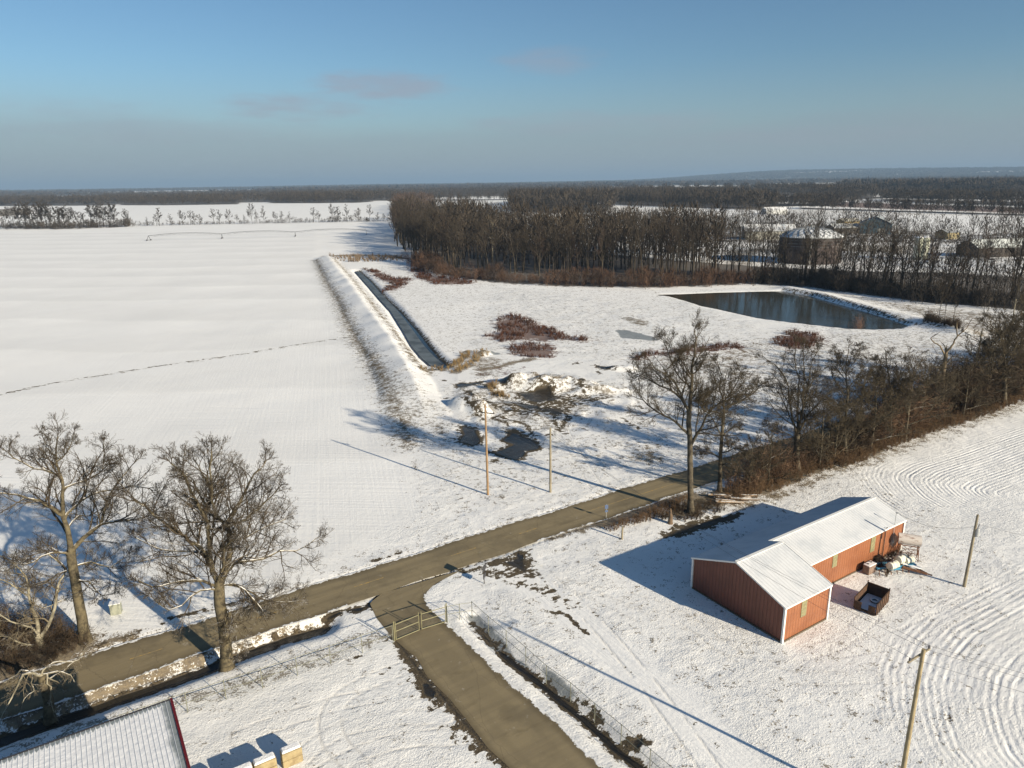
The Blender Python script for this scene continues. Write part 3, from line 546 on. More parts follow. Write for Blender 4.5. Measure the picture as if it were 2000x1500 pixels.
t.links.new(n.bump(n.add(n.mul(n.noise(p, 9, 3), .02), n.mul(sn, .05)), 1.0, .6), b.inputs['Normal']); b.inputs['Specular IOR Level'].default_value = .2
def paved(name, rows, z, mat, bare=None):
    """rows: list of cross-sections (array of points); edge attribute = distance to the outer edge"""
    rows = np.asarray(rows); a, k = rows.shape[:2]; v = np.concatenate([rows, np.full((a, k, 1), z)], -1).reshape(-1, 3)
    i = np.arange(a-1)[:, None]; j = np.arange(k-1)[None]; f = np.stack([i*k+j, i*k+j+1, (i+1)*k+j+1, (i+1)*k+j], -1).reshape(-1, 4)
    # skirt so that the paving has thickness
    o = mesh_np(name, v, f[:, ::-1], mat, smooth=True); d0 = np.hypot(*(rows-rows[:, :1]).transpose(2, 0, 1)); d1 = np.hypot(*(rows-rows[:, -1:]).transpose(2, 0, 1))
    ed = np.minimum(d0, d1)
    if bare is not None: ed = bare(ed, d0, d1)
    at = o.data.attributes.new('edge', 'FLOAT_COLOR', 'POINT'); at.data.foreach_set('color', np.stack([ed, ed*0, ed*0, ed*0+1], -1).astype(np.float32).ravel())
    if o.data.polygons[0].normal.z < 0: o.data.flip_normals()
    return tag(o, kind='structure')
rows = []
for s_ in np.arange(-90, 420, 1.5):
    off = 0.0 if s_ < 60 else -.00035*(s_-60)**2
    wob1, wob2 = .12*math.sin(s_*.31)+.09*math.sin(s_*.83+1), .12*math.sin(s_*.27+2)+.1*math.sin(s_*.71)
    rows.append([R0+RU*s_+RV*(off+w) for w in (-2.95+wob1, -2.6, -1.5, 0, 1.5, 2.6, 2.95+wob2)])
sA, sB = 1.5, 25.5
def bare_r(ed, d0, d1):
    s = np.arange(-90, 420, 1.5)[:, None]; return np.where((s > float((G(690, 1190)-R0)@RU)) & (s < float((G(1035, 1064)-R0)@RU)), np.minimum(d1, 3), ed)
paved('road', rows, .03, rm, bare_r)
dl = resample(GP([(745, 1160), (722, 1178), (735, 1207)]+DRIVE_L[4:]), 60); dr = resample(GP([(905, 1112), (878, 1126), (850, 1140), (836, 1153)]+DRIVE_R[4:]), 60)
paved('driveway', [[dl[i]*(1-q)+dr[i]*q for q in (0, .04, .15, .35, .65, .85, .96, 1)] for i in range(60)], .022, rm, lambda ed, d0, d1: np.where(np.arange(60)[:, None] < 9, np.maximum(ed, 1.0), np.minimum(d1, d0+.35)))
ym, t, b = nt('faded_yellow_paint'); n = N(t); p = n.geo()
t.links.new(n.mix(n.ss(n.noise(p, 2.2, 4, .7), .38, .56), (.42, .27, .07), (.27, .205, .105)), b.inputs['Base Color'])
mk = MB()
def mark(s0, s1, off, w=.12):
    k = max(2, int((s1-s0)/3)+1); ss_ = np.linspace(s0, s1, k); cv = [0 if s < 60 else -.00035*(s-60)**2 for s in ss_]
    v = [tuple(R0+RU*s+RV*(c+off+d))+(.034,) for s, c in zip(ss_, cv) for d in (-w/2, w/2)]
    mk.add(v, [(2*i, 2*i+2, 2*i+3, 2*i+1) for i in range(k-1)])
def s_of(px, py): q = G(px, py)-R0; return float(q@RU)
mark(s_of(1140, 1002), 400, .12)
for a_px, b_px in (((1015, 1044), (1050, 1032)), ((690, 1144), (748, 1127)), ((253, 1284), (317, 1265)), ((880, 1086), (930, 1071)), ((500, 1207), (540, 1196))): mark(s_of(*a_px), s_of(*b_px), .0, .13)
mark(-75, -60, 0); tag(mk.build('road_marking', ym), kind='structure')
# ------------------------------------------------------------------ bare trees
class Tree:
    def __init__(s, seed): s.r = random.Random(seed); s.ch = []      # chains: (points, radii, level)
    def rv(s):
        r = s.r; return Vector((r.gauss(0, 1), r.gauss(0, 1), r.gauss(0, 1)))
    def chain(s, p, d, L, r0, r1, lev, seg, wig, trop):
        pts = [Vector(p)]; rad = [r0]; d = Vector(d).normalized(); st = L/seg
        for i in range(seg):
            d = (d+s.rv()*wig+Vector((0, 0, trop))).normalized(); pts.append(pts[-1]+d*st); rad.append(r0+(r1-r0)*(i+1)/seg)
        s.ch.append((pts, rad, lev)); return pts, rad
    def kids(s, pts, rad, L, lev, cfg, lo=.25, up=0.0):
        """side branches along a chain, then the same for each"""
        if lev > cfg['max']: return
        r = s.r; nb = cfg['n'][lev]; nb = int(nb*r.uniform(.75, 1.25)+.5); m = len(pts)-1
        for i in range(nb):
            t = lo+(1-lo)*((i+r.random()*.9)/nb); q = min(t*m, m-.001); k = int(q); f = q-k
            p = pts[k].lerp(pts[k+1], f); dv = (pts[k+1]-pts[k]).normalized(); rr_ = rad[k]+(rad[k+1]-rad[k])*f
            a = dv.cross(s.rv())
            if a.length < 1e-3: continue
            a.normalize(); an = math.radians(r.uniform(*cfg.get('ang', (32, 62))))
            nd = dv*math.cos(an)+a*math.sin(an)+Vector((0, 0, cfg.get('lift', .12)))
            l = L*cfg['ratio'][lev]*(1.2-.76*t)*r.uniform(.6, 1.25); r0 = min(rr_*.72, max(cfg['rmin'], l*cfg.get('thick', .022)))
            last = lev == cfg['max']; sg = (1 if lev >= 5 else 2) if last else (3 if lev >= 3 else 5)
            P_, R_ = s.chain(p, nd, l, r0, max(cfg['rmin']*.6, r0*.35), lev, sg, cfg.get('wig', .16), cfg.get('trop', .05))
            s.kids(P_, R_, l, lev+1, cfg, .18)
        
    def mesh(s, name, levs, mat, parent, sides=(10, 7, 5, 3, 3, 3)):
        V = []; F = []
        for pts, rad, lev in s.ch:
            if lev not in levs: continue
            k = sides[min(lev, 5)]; n = len(pts); b0 = len(V); ref = Vector((0.13, 1, .21))
            for i, p in enumerate(pts):
                t = (pts[min(i+1, n-1)]-pts[max(i-1, 0)])
                if t.length < 1e-6: t = Vector((0, 0, 1))
                t.normalize(); a = t.cross(ref)
                if a.length < .1: a = t.cross(Vector((1, 0, .2)))
                a.normalize(); b = t.cross(a)
                for j in range(k):
                    q = 6.28318*j/k; w = rad[i]*(math.cos(q)); h = rad[i]*math.sin(q); V.append((p.x+a.x*w+b.x*h, p.y+a.y*w+b.y*h, p.z+a.z*w+b.z*h))
            for i in range(n-1):
                for j in range(k): F.append((b0+i*k+j, b0+i*k+(j+1) % k, b0+(i+1)*k+(j+1) % k, b0+(i+1)*k+j))
        return mesh_np(name, V, F, mat, parent, smooth=True)
bark_oak = snowy('oak_bark', (.145, .12, .072), (.055, .046, .032), .62, .60, vscale=2.2)
twig_oak = snowy('oak_twigs', (.085, .066, .042), (.045, .035, .025), .75, .50, nscale=1.0)
bark_grey = snowy('grey_bark', (.125, .105, .072), (.045, .038, .029), .80, .42, vscale=1.8)
twig_grey = snowy('grey_twigs', (.10, .08, .052), (.05, .04, .027), 1.0, .2)
bark_white = snowy('sycamore_bark', (.34, .31, .23), (.12, .105, .075), .60, .5, vscale=.7)
twig_white = snowy('sycamore_twigs', (.22, .185, .125), (.12, .095, .065), .75, .4)
bark_dead = simple('dead_wood', (.23, .175, .105), .9, c2=(.06, .05, .038), vscale=.7)
bark_far = simple('far_bark', (.065, .052, .036), .9, c2=(.020, .017, .013), vscale=.25)
twig_far = simple('far_twigs', (.060, .047, .033), .95, c2=(.030, .024, .019), vscale=.06)
twig_far_red = simple('russet_twigs', (.085, .06, .044), .95, c2=(.055, .037, .03), vscale=.06)
def guided(seed, base_px, limbs, cfg, bark, twig, name, label, cat='tree', group=None, root_flare=1.45):
    """limbs: (pixel polyline, start radius, end radius, depth lean in m). The first one is the trunk. They lie round the upright plane
    through the foot of the tree; each leans away from it by its own depth."""
    b = GZ(*base_px); h = Vector((b.x, b.y, 0)).normalized(); root = empty(name, b, 0, label, cat, group); T = Tree(seed); done = []
    nrm = np.array([h.x, h.y, 0]); d0 = b.x*h.x+b.y*h.y
    def W(px, py, dep):
        d = ray(px, py); t = (d0+dep)/(d@nrm); return Vector((d[0]*t, d[1]*t, HC+d[2]*t))-b
    for k, lb in enumerate(limbs):
        px, r0, r1, dep = lb[:4]; m = len(px); pts = []
        st = None
        for i, (a, c) in enumerate(px):
            t = i/max(1, m-1); pts.append(W(a, c, 0 if k == 0 else dep*t))
        if k == 0: pts[0] = Vector((pts[0].x, pts[0].y, -.25)); trunk = pts
        else:   # begin on the nearest point of what is already there
            bd = 1e9
            for pl in done:
                for i in range(len(pl)-1):
                    e = pl[i+1]-pl[i]; tt = max(0, min(1, (pts[0]-pl[i]).dot(e)/max(e.length_squared, 1e-6))); q = pl[i]+e*tt; dd = (Vector((q.x, q.y, q.z))-pts[0]).length
                    if dd < bd: bd = dd; bq = q
            shift = bq-pts[0]; pts = [p+shift*(1-i/(m-1))**2 for i, p in enumerate(pts)]
            dl_ = bq.dot(h); pts = [p+h*(dl_*(i/(m-1))) for i, p in enumerate(pts)] if abs(dl_) > .3 and len(lb) < 5 else pts
        # refine with a little waver
        fine = []
        for i in range(len(pts)-1):
            seg = (pts[i+1]-pts[i]).length; q = max(2, int(seg/.8))
            for j in range(q):
                u = j/q; p0 = pts[max(i-1, 0)]; p1 = pts[i]; p2 = pts[i+1]; p3 = pts[min(i+2, len(pts)-1)]
                c = .5*((2*p1)+(p2-p0)*u+(2*p0-5*p1+4*p2-p3)*u*u+(3*p1-p0-3*p2+p3)*u**3); fine.append(c)
        fine.append(pts[-1]); n_ = len(fine)
        fine = [f if i in (0,) else f+T.rv()*(.05 if k else .02) for i, f in enumerate(fine)]
        rad = [r0+(r1-r0)*(i/(n_-1))**.8 for i in range(n_)]
        if k == 0:
            for i in range(n_):
                z = fine[i].z; rad[i] *= 1+(root_flare-1)*math.exp(-max(z, 0)/.55)
        T.ch.append((fine, rad, 0 if k == 0 else 1)); done.append(fine)
        Ln = sum((fine[i+1]-fine[i]).length for i in range(n_-1))
        if k > 0 or cfg.get('trunk_kids'):
            T.kids(fine, rad, min(Ln, cfg.get('maxL', 9)), 2, cfg, cfg.get('lo0', .45) if k == 0 else .12)
            if k > 0:   # the tip goes on
                d = (fine[-1]-fine[-3]).normalized(); P_, R_ = T.chain(fine[-1], d, .6, r1, cfg['rmin'], 3, 2, .15, .05); T.kids(P_, R_, 1.8, 3, cfg, .1)
    tr_ = T.mesh('trunk', (0,) if cfg.get('tm') else (0, 1), cfg.get('tm') or bark, root)
    if cfg.get('tm'): T.mesh('limb', (1,), bark, root)
    cr_ = T.mesh('crown', (2, 3, 4, 5), twig, root); kids(root, tr_, cr_)
    return root
CFG = dict(max=5, n=[0, 0, 12, 8, 5, 3], ratio=[0, 0, .54, .54, .60, .66], rmin=.016, thick=.020, wig=.17, trop=.05)
def C6(l): return [(x/3, 820+y/3) for x, y in l]
guided(3, (440, 1303), [
    ([(443, 1304), (440, 1262), (437, 1220), (430, 1180), (428, 1150), (430, 1132)], .56, .44, 0),
    (C6([(1310, 960), (1345, 850), (1350, 700), (1345, 640)]), .31, .22, 1.0),
    (C6([(1345, 645), (1320, 600), (1270, 560), (1245, 470), (1240, 400), (1232, 300), (1250, 200)]), .17, .05, -1.5),
    (C6([(1345, 640), (1380, 560), (1440, 440), (1500, 330), (1560, 260)]), .20, .05, 2.0),
    (C6([(1350, 660), (1450, 600), (1560, 500), (1640, 420)]), .13, .04, -3),
    (C6([(1290, 960), (1245, 880), (1228, 780), (1217, 640), (1200, 560), (1130, 440), (1080, 330), (1000, 250)]), .28, .05, -1.2),
    (C6([(1215, 640), (1205, 560), (1240, 420), (1190, 300), (1130, 220)]), .14, .04, 3.0),
    (C6([(1225, 790), (1150, 720), (1080, 680), (1010, 630), (900, 540), (820, 480), (770, 440)]), .20, .05, 1.5),
    (C6([(1320, 640), (1240, 560), (1180, 470), (1130, 350), (1060, 310)]), .12, .04, 2.5),
    (C6([(1355, 900), (1400, 850), (1450, 830), (1560, 810), (1640, 770), (1740, 770), (1850, 700)]), .19, .04, 1.0),
    (C6([(1350, 740), (1450, 700), (1560, 640), (1680, 600)]), .12, .04, 4.0),
    (C6([(1270, 980), (1180, 945), (1100, 940), (1000, 960), (900, 980), (810, 940)]), .15, .04, -2.0),
    (C6([(1245, 870), (1200, 800), (1140, 770), (1050, 765), (960, 760), (880, 735), (800, 690)]), .14, .04, 3.0),
    (C6([(1260, 1000), (1160, 1000), (1060, 1080), (990, 1110), (890, 1040)]), .11, .03, -3.0),
    (C6([(1330, 970), (1400, 960), (1450, 1000), (1500, 1060), (1545, 1120)]), .11, .03, -2.5),
    (C6([(1340, 960), (1450, 990), (1560, 1050), (1650, 1060), (1740, 1050)]), .11, .03, 2.0),
    (C6([(1290, 1060), (1330, 1110), (1370, 1180), (1390, 1230), (1375, 1290), (1410, 1345)]), .07, .02, -1.8),
    (C6([(1270, 960), (1310, 850), (1320, 750), (1400, 680)]), .15, .05, -4)],
    CFG, bark_oak, twig_oak, 'oak_tree', 'tall spreading bare oak between the road and the long snowy roof, snow along its limbs')
guided(5, (167, 1253), [
    ([(168, 1254), (160, 1210), (153, 1170), (146, 1130), (140, 1093), (138, 1075)], .50, .38, 0),
    (C6([(410, 770), (385, 640), (365, 500), (360, 350), (330, 250), (340, 100)]), .28, .05, 1.0),
    (C6([(430, 770), (500, 690), (590, 610), (700, 590), (850, 570), (940, 510)]), .26, .05, -1.5),
    (C6([(600, 605), (620, 480), (700, 350), (800, 220)]), .13, .04, 1.5),
    (C6([(385, 590), (440, 510), (540, 440), (680, 410), (830, 400), (900, 420)]), .16, .04, 2.0),
    (C6([(375, 570), (310, 530), (230, 480), (100, 450), (0, 430), (-80, 400)]), .17, .04, -1.0),
    (C6([(365, 410), (480, 360), (600, 300), (610, 150)]), .12, .03, 2.0),
    (C6([(358, 350), (290, 310), (200, 290), (80, 230), (20, 180)]), .12, .03, 1.0),
    (C6([(335, 260), (400, 200), (440, 110)]), .07, .03, -1.0), (C6([(335, 260), (270, 180), (250, 90)]), .07, .03, 1.5),
    (C6([(400, 800), (330, 780), (240, 800), (150, 850), (60, 830)]), .13, .03, -2.0),
    (C6([(450, 860), (540, 830), (650, 860), (770, 770)]), .12, .03, 2.0),
    (C6([(460, 930), (530, 950), (600, 1030), (680, 1010)]), .10, .03, -2.0),
    (C6([(430, 880), (340, 900), (260, 960), (180, 970)]), .11, .03, 3.0), (C6([(395, 640), (460, 560), (520, 560), (600, 520)]), .10, .03, 5.0)],
    CFG, bark_oak, twig_oak, 'oak_tree', 'thick-trunked bare oak on the far verge at the left edge, its foot in brown litter')
WCFG = dict(max=4, n=[0, 0, 9, 8, 6], ratio=[0, 0, .40, .5, .5], rmin=.014, thick=.020, wig=.22, trop=-.02)
guided(8, (77, 1263), [
    (C6([(232, 1335), (228, 1290), (222, 1260)]), .34, .28, 0),
    (C6([(222, 1265), (210, 1160), (170, 1040), (150, 920), (90, 850), (-10, 790)]), .20, .04, .5),
    (C6([(240, 1290), (290, 1200), (320, 1100), (350, 950), (385, 880), (330, 820), (240, 770)]), .20, .04, -.5),
    (C6([(160, 1040), (90, 990), (0, 930), (-60, 900)]), .09, .03, -1.5), (C6([(220, 1270), (180, 1220), (60, 1180), (0, 1140), (-60, 1120)]), .12, .03, -1.0),
    (C6([(235, 1325), (130, 1310), (50, 1270), (-20, 1270)]), .12, .03, -1.6), (C6([(325, 1070), (270, 1100), (220, 1090)]), .07, .02, 1), (C6([(320, 1080), (390, 1050), (450, 1040)]), .06, .02, 1),
    (C6([(150, 930), (95, 900), (90, 830), (60, 800)]), .06, .02, 1)],
    WCFG, bark_white, twig_white, 'sycamore_tree', 'small pale-barked sycamore with crooked snowy limbs above the brown brush', root_flare=1.3)
def C7(l): return [(x*.21, 1280+y*.21) for x, y in l]
guided(9, (94, 1392), [
    (C7([(452, 560), (445, 420), (420, 300), (392, 180)]), .40, .34, 0),
    (C7([(385, 190), (300, 165), (220, 180), (150, 300), (100, 400), (30, 540), (0, 620)]), .16, .02, -1.0),
    (C7([(385, 180), (300, 190), (290, 260), (300, 330), (230, 400), (190, 500)]), .08, .015, -2.0),
    (C7([(390, 185), (440, 180), (445, 260), (470, 350), (480, 460), (520, 540)]), .10, .015, -1.5),
    (C7([(400, 180), (500, 230), (560, 270), (640, 330)]), .08, .015, 1.0), (C7([(400, 175), (540, 150), (620, 160), (680, 210), (720, 300)]), .09, .015, -1.0),
    (C7([(390, 170), (440, 90), (560, 60), (680, 60), (760, 0), (800, -80)]), .08, .02, 1.0), (C7([(380, 175), (260, 130), (150, 180), (60, 240), (-60, 250)]), .08, .02, 1.5),
    (C7([(480, 220), (600, 150), (720, 40), (800, -60)]), .06, .015, 2)],
    dict(max=4, n=[0, 0, 9, 6, 4], ratio=[0, 0, .34, .5, .5], rmin=.014, thick=.015, wig=.2, trop=-.16, tm=bark_oak), bark_white, twig_white, 'pollarded_tree', 'topped tree with drooping whitish twigs standing in the roof shadow at the near left')
def C5(l): return [(1100+x/3.41, 620+y/3.41) for x, y in l]
def C9(l): return [(1200+x/2.5, 550+y/2.5) for x, y in l]
GC = dict(max=5, n=[0, 0, 13, 8, 6, 4], ratio=[0, 0, .56, .54, .58, .66], rmin=.0165, thick=.018, wig=.2, trop=.06, maxL=8)
guided(21, (1349, 1001), [
    (C5([(850, 1300), (848, 1150), (845, 1000), (845, 870), (840, 760), (835, 700), (838, 620)]), .42, .30, 0),
    (C5([(832, 640), (850, 500), (857, 380), (865, 300), (880, 150), (870, 90)]), .30, .05, .5),
    (C5([(835, 790), (790, 740), (740, 690), (680, 660), (620, 630), (560, 580), (530, 550), (470, 530)]), .20, .04, -1.0),
    (C5([(825, 620), (780, 540), (700, 480), (600, 430), (540, 400), (480, 370)]), .20, .04, 1.0),
    (C5([(830, 590), (760, 450), (700, 400), (620, 340), (560, 270)]), .15, .04, -2.0),
    (C5([(850, 470), (780, 410), (720, 300), (690, 200), (660, 150)]), .12, .03, 1.5),
    (C5([(852, 860), (900, 770), (930, 720), (980, 620), (1050, 570), (1090, 540)]), .24, .05, -1.0),
    (C5([(865, 560), (920, 550), (990, 500), (1040, 440)]), .11, .03, 2.0), (C5([(868, 380), (915, 340), (930, 260)]), .09, .03, -1.0),
    (C5([(975, 630), (900, 570), (940, 500)]), .08, .03, -2)],
    GC, bark_grey, twig_grey, 'tall_tree', 'tallest bare roadside tree, straight trunk beside the cut log pile')
guided(22, (1405, 960), [
    (C5([(1040, 1160), (1045, 1030), (1050, 900), (1055, 800), (1070, 650)]), .32, .20, 0),
    (C5([(1070, 660), (1068, 560), (1040, 480), (1050, 380), (1030, 300)]), .18, .04, .5), (C5([(1075, 600), (1170, 560), (1260, 510), (1320, 460)]), .15, .03, 1.0),
    (C5([(1070, 570), (1150, 450), (1190, 350)]), .12, .03, -1.5), (C5([(1050, 790), (1000, 690), (960, 620), (910, 580)]), .12, .03, -1.0),
    (C5([(1045, 940), (990, 900), (930, 895), (880, 890)]), .13, .04, -1), (C5([(1060, 900), (1110, 890), (1150, 870), (1190, 900)]), .12, .03, -1.5), (C5([(1055, 800), (1110, 740), (1160, 730)]), .1, .03, 2), (C5([(1070, 640), (1110, 600), (1150, 540)]), .09, .03, 2.5),
    (C5([(1045, 990), (1110, 970), (1170, 1000), (1230, 1050)]), .08, .03, -1.5)],
    GC, bark_grey, twig_grey, 'tall_tree', 'bare tree with low crooked limbs just right of the tallest roadside tree')
guided(23, (1558, 925), [
    (C9([(895, 940), (888, 860), (890, 800), (895, 740)]), .5, .45, 0),
    (C9([(890, 760), (865, 650), (850, 560), (840, 480), (780, 400), (730, 370)]), .2, .04, -1), (C9([(895, 740), (895, 600), (900, 480), (880, 400), (890, 300)]), .2, .04, 1),
    (C9([(900, 740), (930, 600), (950, 500), (960, 400), (1000, 330)]), .2, .04, -.5), (C9([(905, 740), (960, 640), (1030, 560), (1070, 520)]), .16, .04, 1.5),
    (C9([(900, 720), (925, 560), (925, 400), (920, 310)]), .15, .04, 2), (C9([(885, 770), (840, 745), (790, 720), (750, 700)]), .1, .03, -1), (C9([(880, 700), (840, 620), (800, 540), (760, 500)]), .11, .03, 1.5),
    (C9([(905, 790), (970, 720), (1060, 670), (1100, 640)]), .1, .03, -2), (C9([(905, 830), (960, 820), (1030, 850)]), .08, .03, -2)],
    GC, bark_grey, twig_grey, 'tall_tree', 'bare roadside tree whose thick bole fans into many upright stems')
guided(24, (1652, 896), [
    (C9([(1130, 865), (1125, 760), (1130, 650), (1138, 540), (1130, 420), (1145, 330)]), .34, .05, 0),
    (C9([(1130, 680), (1070, 610), (1020, 580)]), .08, .03, -1), (C9([(1135, 640), (1200, 570), (1260, 540)]), .08, .03, 1), (C9([(1137, 560), (1080, 500), (1060, 440)]), .08, .03, 2), (C9([(1135, 530), (1190, 460), (1230, 400)]), .08, .03, -1),
    (C9([(1132, 460), (1090, 390), (1080, 340)]), .06, .03, -1), (C9([(1135, 450), (1180, 380), (1200, 320)]), .06, .03, 1), (C9([(1128, 760), (1060, 720), (1010, 700)]), .08, .03, 1.5), (C9([(1128, 740), (1200, 690), (1260, 680)]), .08, .03, -1.5)],
    dict(GC, trunk_kids=True, lo0=.3), bark_grey, twig_grey, 'tall_tree', 'straight slender bare tree with level side branches, right of the fan-stemmed tree')
guided(25, (1738, 862), [
    (C9([(1345, 780), (1348, 680), (1350, 600), (1345, 500), (1330, 400), (1325, 340)]), .32, .05, 0),
    (C9([(1350, 600), (1290, 520), (1260, 450)]), .10, .03, -1), (C9([(1350, 590), (1420, 510), (1450, 440)]), .10, .03, 1), (C9([(1348, 540), (1290, 450), (1280, 390)]), .08, .03, 1.5), (C9([(1348, 530), (1400, 440), (1400, 380)]), .08, .03, -1),
    (C9([(1350, 640), (1430, 600), (1490, 560)]), .08, .03, -2), (C9([(1348, 650), (1270, 620), (1230, 570)]), .08, .03, 2)],
    dict(GC, trunk_kids=True, lo0=.3), bark_grey, twig_grey, 'tall_tree', 'rounded bare tree rising from the thicket left of the broken dead tree')
def CE(l): return [(1750+x/5, 560+y/5) for x, y in l]
guided(26, (1840, 812), [
    (CE([(450, 1260), (450, 1100), (452, 930), (465, 800), (483, 690), (485, 655)]), .46, .33, 0),
    (CE([(470, 690), (440, 610), (400, 560), (345, 520), (345, 490), (410, 450)]), .17, .05, -.8), (CE([(487, 660), (482, 590), (440, 540)]), .16, .05, .5), (CE([(487, 650), (498, 585)]), .14, .11, .2),
    (CE([(488, 655), (530, 600), (560, 560), (600, 480), (650, 440), (690, 400), (725, 340)]), .22, .04, .8), (CE([(600, 480), (588, 430), (590, 380)]), .12, .08, .3),
    (CE([(480, 780), (520, 730), (545, 690), (605, 668)]), .15, .06, -.6), (CE([(455, 820), (420, 795), (360, 785), (325, 785), (290, 765)]), .09, .03, -1)],
    dict(max=2, n=[0, 0, 2], ratio=[0, 0, .14], rmin=.02, thick=.03, wig=.25, trop=0), bark_dead, bark_dead, 'dead_tree', 'broken leafless dead tree with bleached stubs and no twigs, standing above the thicket')
guided(27, (1962, 790), [
    (CE([(1060, 1150), (1062, 1000), (1062, 860), (1068, 780)]), .42, .36, 0),
    (CE([(1068, 800), (1055, 680), (1045, 560), (1000, 460), (930, 380), (850, 340)]), .22, .04, -1), (CE([(1070, 780), (1100, 640), (1110, 500), (1080, 400), (1060, 330)]), .2, .04, 1),
    (CE([(1075, 780), (1150, 640), (1190, 520), (1260, 440)]), .18, .04, 0), (CE([(1062, 760), (1010, 690), (930, 640), (880, 600)]), .12, .03, 1.5), (CE([(1075, 820), (1160, 740), (1260, 700)]), .12, .03, -1.5), (CE([(1045, 560), (960, 540), (870, 540)]), .09, .03, 1),
    (CE([(1110, 560), (1160, 440), (1170, 330)]), .1, .03, 2)],
    dict(GC, trunk_kids=True), bark_grey, twig_grey, 'tall_tree', 'wide bare tree at the right edge, right of the broken dead tree')
# ------- trees used many times: a few growths, copied
def growth(name, seed, H, spread, mats, dense=1.0, clear=.3, form='wood', rmin=.03, flare=1.2, top=5):
    T = Tree(seed); r = T.r
    cfg = dict(max=4, n=[0, 0, int(8*dense), int(6*dense), int(3.2*dense+.5)], ratio=[0, 0, .42, .48, .5], rmin=rmin, thick=.016, wig=.16, trop=.05, ang=(28, 58), lift=.15)
    pts, rad = T.chain((0, 0, -.2), (r.gauss(0, .03), r.gauss(0, .03), 1), H*.93, H*.0155, H*.003, 0, 9, .035, .03); rad[0] *= flare
    m = len(pts)-1; nb = int((9 if form == 'wood' else 12)*dense)
    for i in range(nb):
        t = clear+(1-clear)*((i+r.random())/nb); q = min(t*m, m-.01); k = int(q); p = pts[k].lerp(pts[k+1], q-k); az = i*2.4+r.random()
        an = math.radians(r.uniform(22, 48) if form == 'wood' else r.uniform(35, 70)); nd = Vector((math.cos(az)*math.sin(an), math.sin(az)*math.sin(an), math.cos(an)))
        l = H*spread*(1.1-.65*(t-clear)/(1-clear))*r.uniform(.7, 1.2); r0 = rad[k]*.6
        P_, R_ = T.chain(p, nd, l, r0, r0*.25, 1, 5, .13, .06); T.kids(P_, R_, l, 2, cfg, .2)
    T.kids(pts, rad, H*.3, 3, cfg, .6)
    root = empty(name, (0, 0, 0)); a = T.mesh('trunk', (0, 1), mats[0], root, (6, 4, 3, 3, 3, 3)); b = T.mesh('crown', (2, 3, 4, 5), mats[1], root, (3, 3, 3, 3, 3, 3)); kids(root, a, b)
    return root
protos = [growth('bare_tree', 100+i, 24, [.34, .38, .31, .40, .35, .30, .37][i], (bark_far, twig_far if i not in (2,) else twig_far_red), [1, .9, 1.1, .85, 1, .8, 1.05][i], [.35, .45, .3, .4, .5, .3, .42][i], rmin=.045) for i in range(7)]
pale = growth('sycamore_tree', 140, 24, .33, (bark_white, twig_white), .75, .25, rmin=.05)
hedgep = [growth('field_tree', 160+i, 15, [.38, .45, .33][i], (bark_far, twig_far), 1.0, [.2, .25, .3][i], 'open', rmin=.10) for i in range(3)]
clumpp = [growth('clump_tree', 170+i, 20, [.44, .50, .40, .46][i], (bark_far, twig_far), 1.1, [.2, .3, .25, .15][i], 'open', rmin=.13) for i in range(4)]
THP = [growth('thicket_tree', 180+i, 9, [.55, .6, .5][i], (bark_grey, twig_grey), 1.25, .15, 'open', rmin=.02) for i in range(3)]
used = set()
def plant(proto, x, y, h, H, label, group=None, cat='tree', sx=1.0, name=None, z=None):
    o = proto if proto.name not in used else copy_tree(proto); used.add(proto.name)
    s_ = h/H; o.location = (x, y, (gz(x, y) if z is None else z)-.05); o.scale = (s_*sx, s_*sx, s_); o.rotation_euler = (0, 0, random.uniform(0, 6.28))
    return tag(o, label, cat, group)
def in_poly(pts, n_, rng, mind=0):
    """n_ points inside a ground polygon"""
    pts = np.asarray(pts); lo_, hi_ = pts.min(0), pts.max(0); out = []
    for _ in range(60):
        q = lo_+rng.random((n_*3, 2))*(hi_-lo_); k = sd_line(q[:, 0], q[:, 1], pts, True) < 0
        for a in q[k]:
            if mind and any((a[0]-b[0])**2+(a[1]-b[1])**2 < mind*mind for b in out[-400:]): continue
            out.append(a)
            if len(out) >= n_: return np.array(out)
    return np.array(out)
rg_ = np.random.default_rng(5)
# the wood behind the clearing: its front ranks as single trees
FRONT = GP([(778, 462), (795, 485), (825, 508), (860, 524), (900, 530), (1000, 537), (1100, 542), (1200, 545), (1300, 548), (1400, 551), (1490, 552), (1560, 556), (1640, 564), (1720, 576), (1820, 588), (1920, 598), (2020, 606)])
Lf = resample(FRONT, 150); gl = 'leafless trees of the wood behind the snowy clearing'; nlab = 'tall bare grey-brown tree standing among many in the wood behind the snowy clearing'
cnt = 0
for i, q in enumerate(Lf):
    t = i/149; per_rank = (2 if i % 3 == 0 else 1) if t < .55 else 2
    dirv = Vector((q[0], q[1], 0)).normalized(); 
    for k in range(per_rank):
        back = 3+k*(13 if t < .6 else 11)+rg_.random()*10; lat = rg_.normal()*3; x = q[0]+dirv.x*back-dirv.y*lat; y = q[1]+dirv.y*back+dirv.x*lat
        h = (28 if t < .55 else 25)*rg_.uniform(.62, 1.08)*(.85+.3*float(vnoise(np.array([x]), np.array([y]), 30, 55)[0]))
        if cnt >= 262: break
        plant(protos[int(rg_.integers(0, 7))], x, y, h, 24, nlab, gl, sx=rg_.uniform(.85, 1.1)); cnt += 1
q = G(962, 512); plant(pale, q[0], q[1], 24, 24, 'large pale sycamore with forked white limbs at the front of the wood', sx=1.15); q = G(1098, 520)
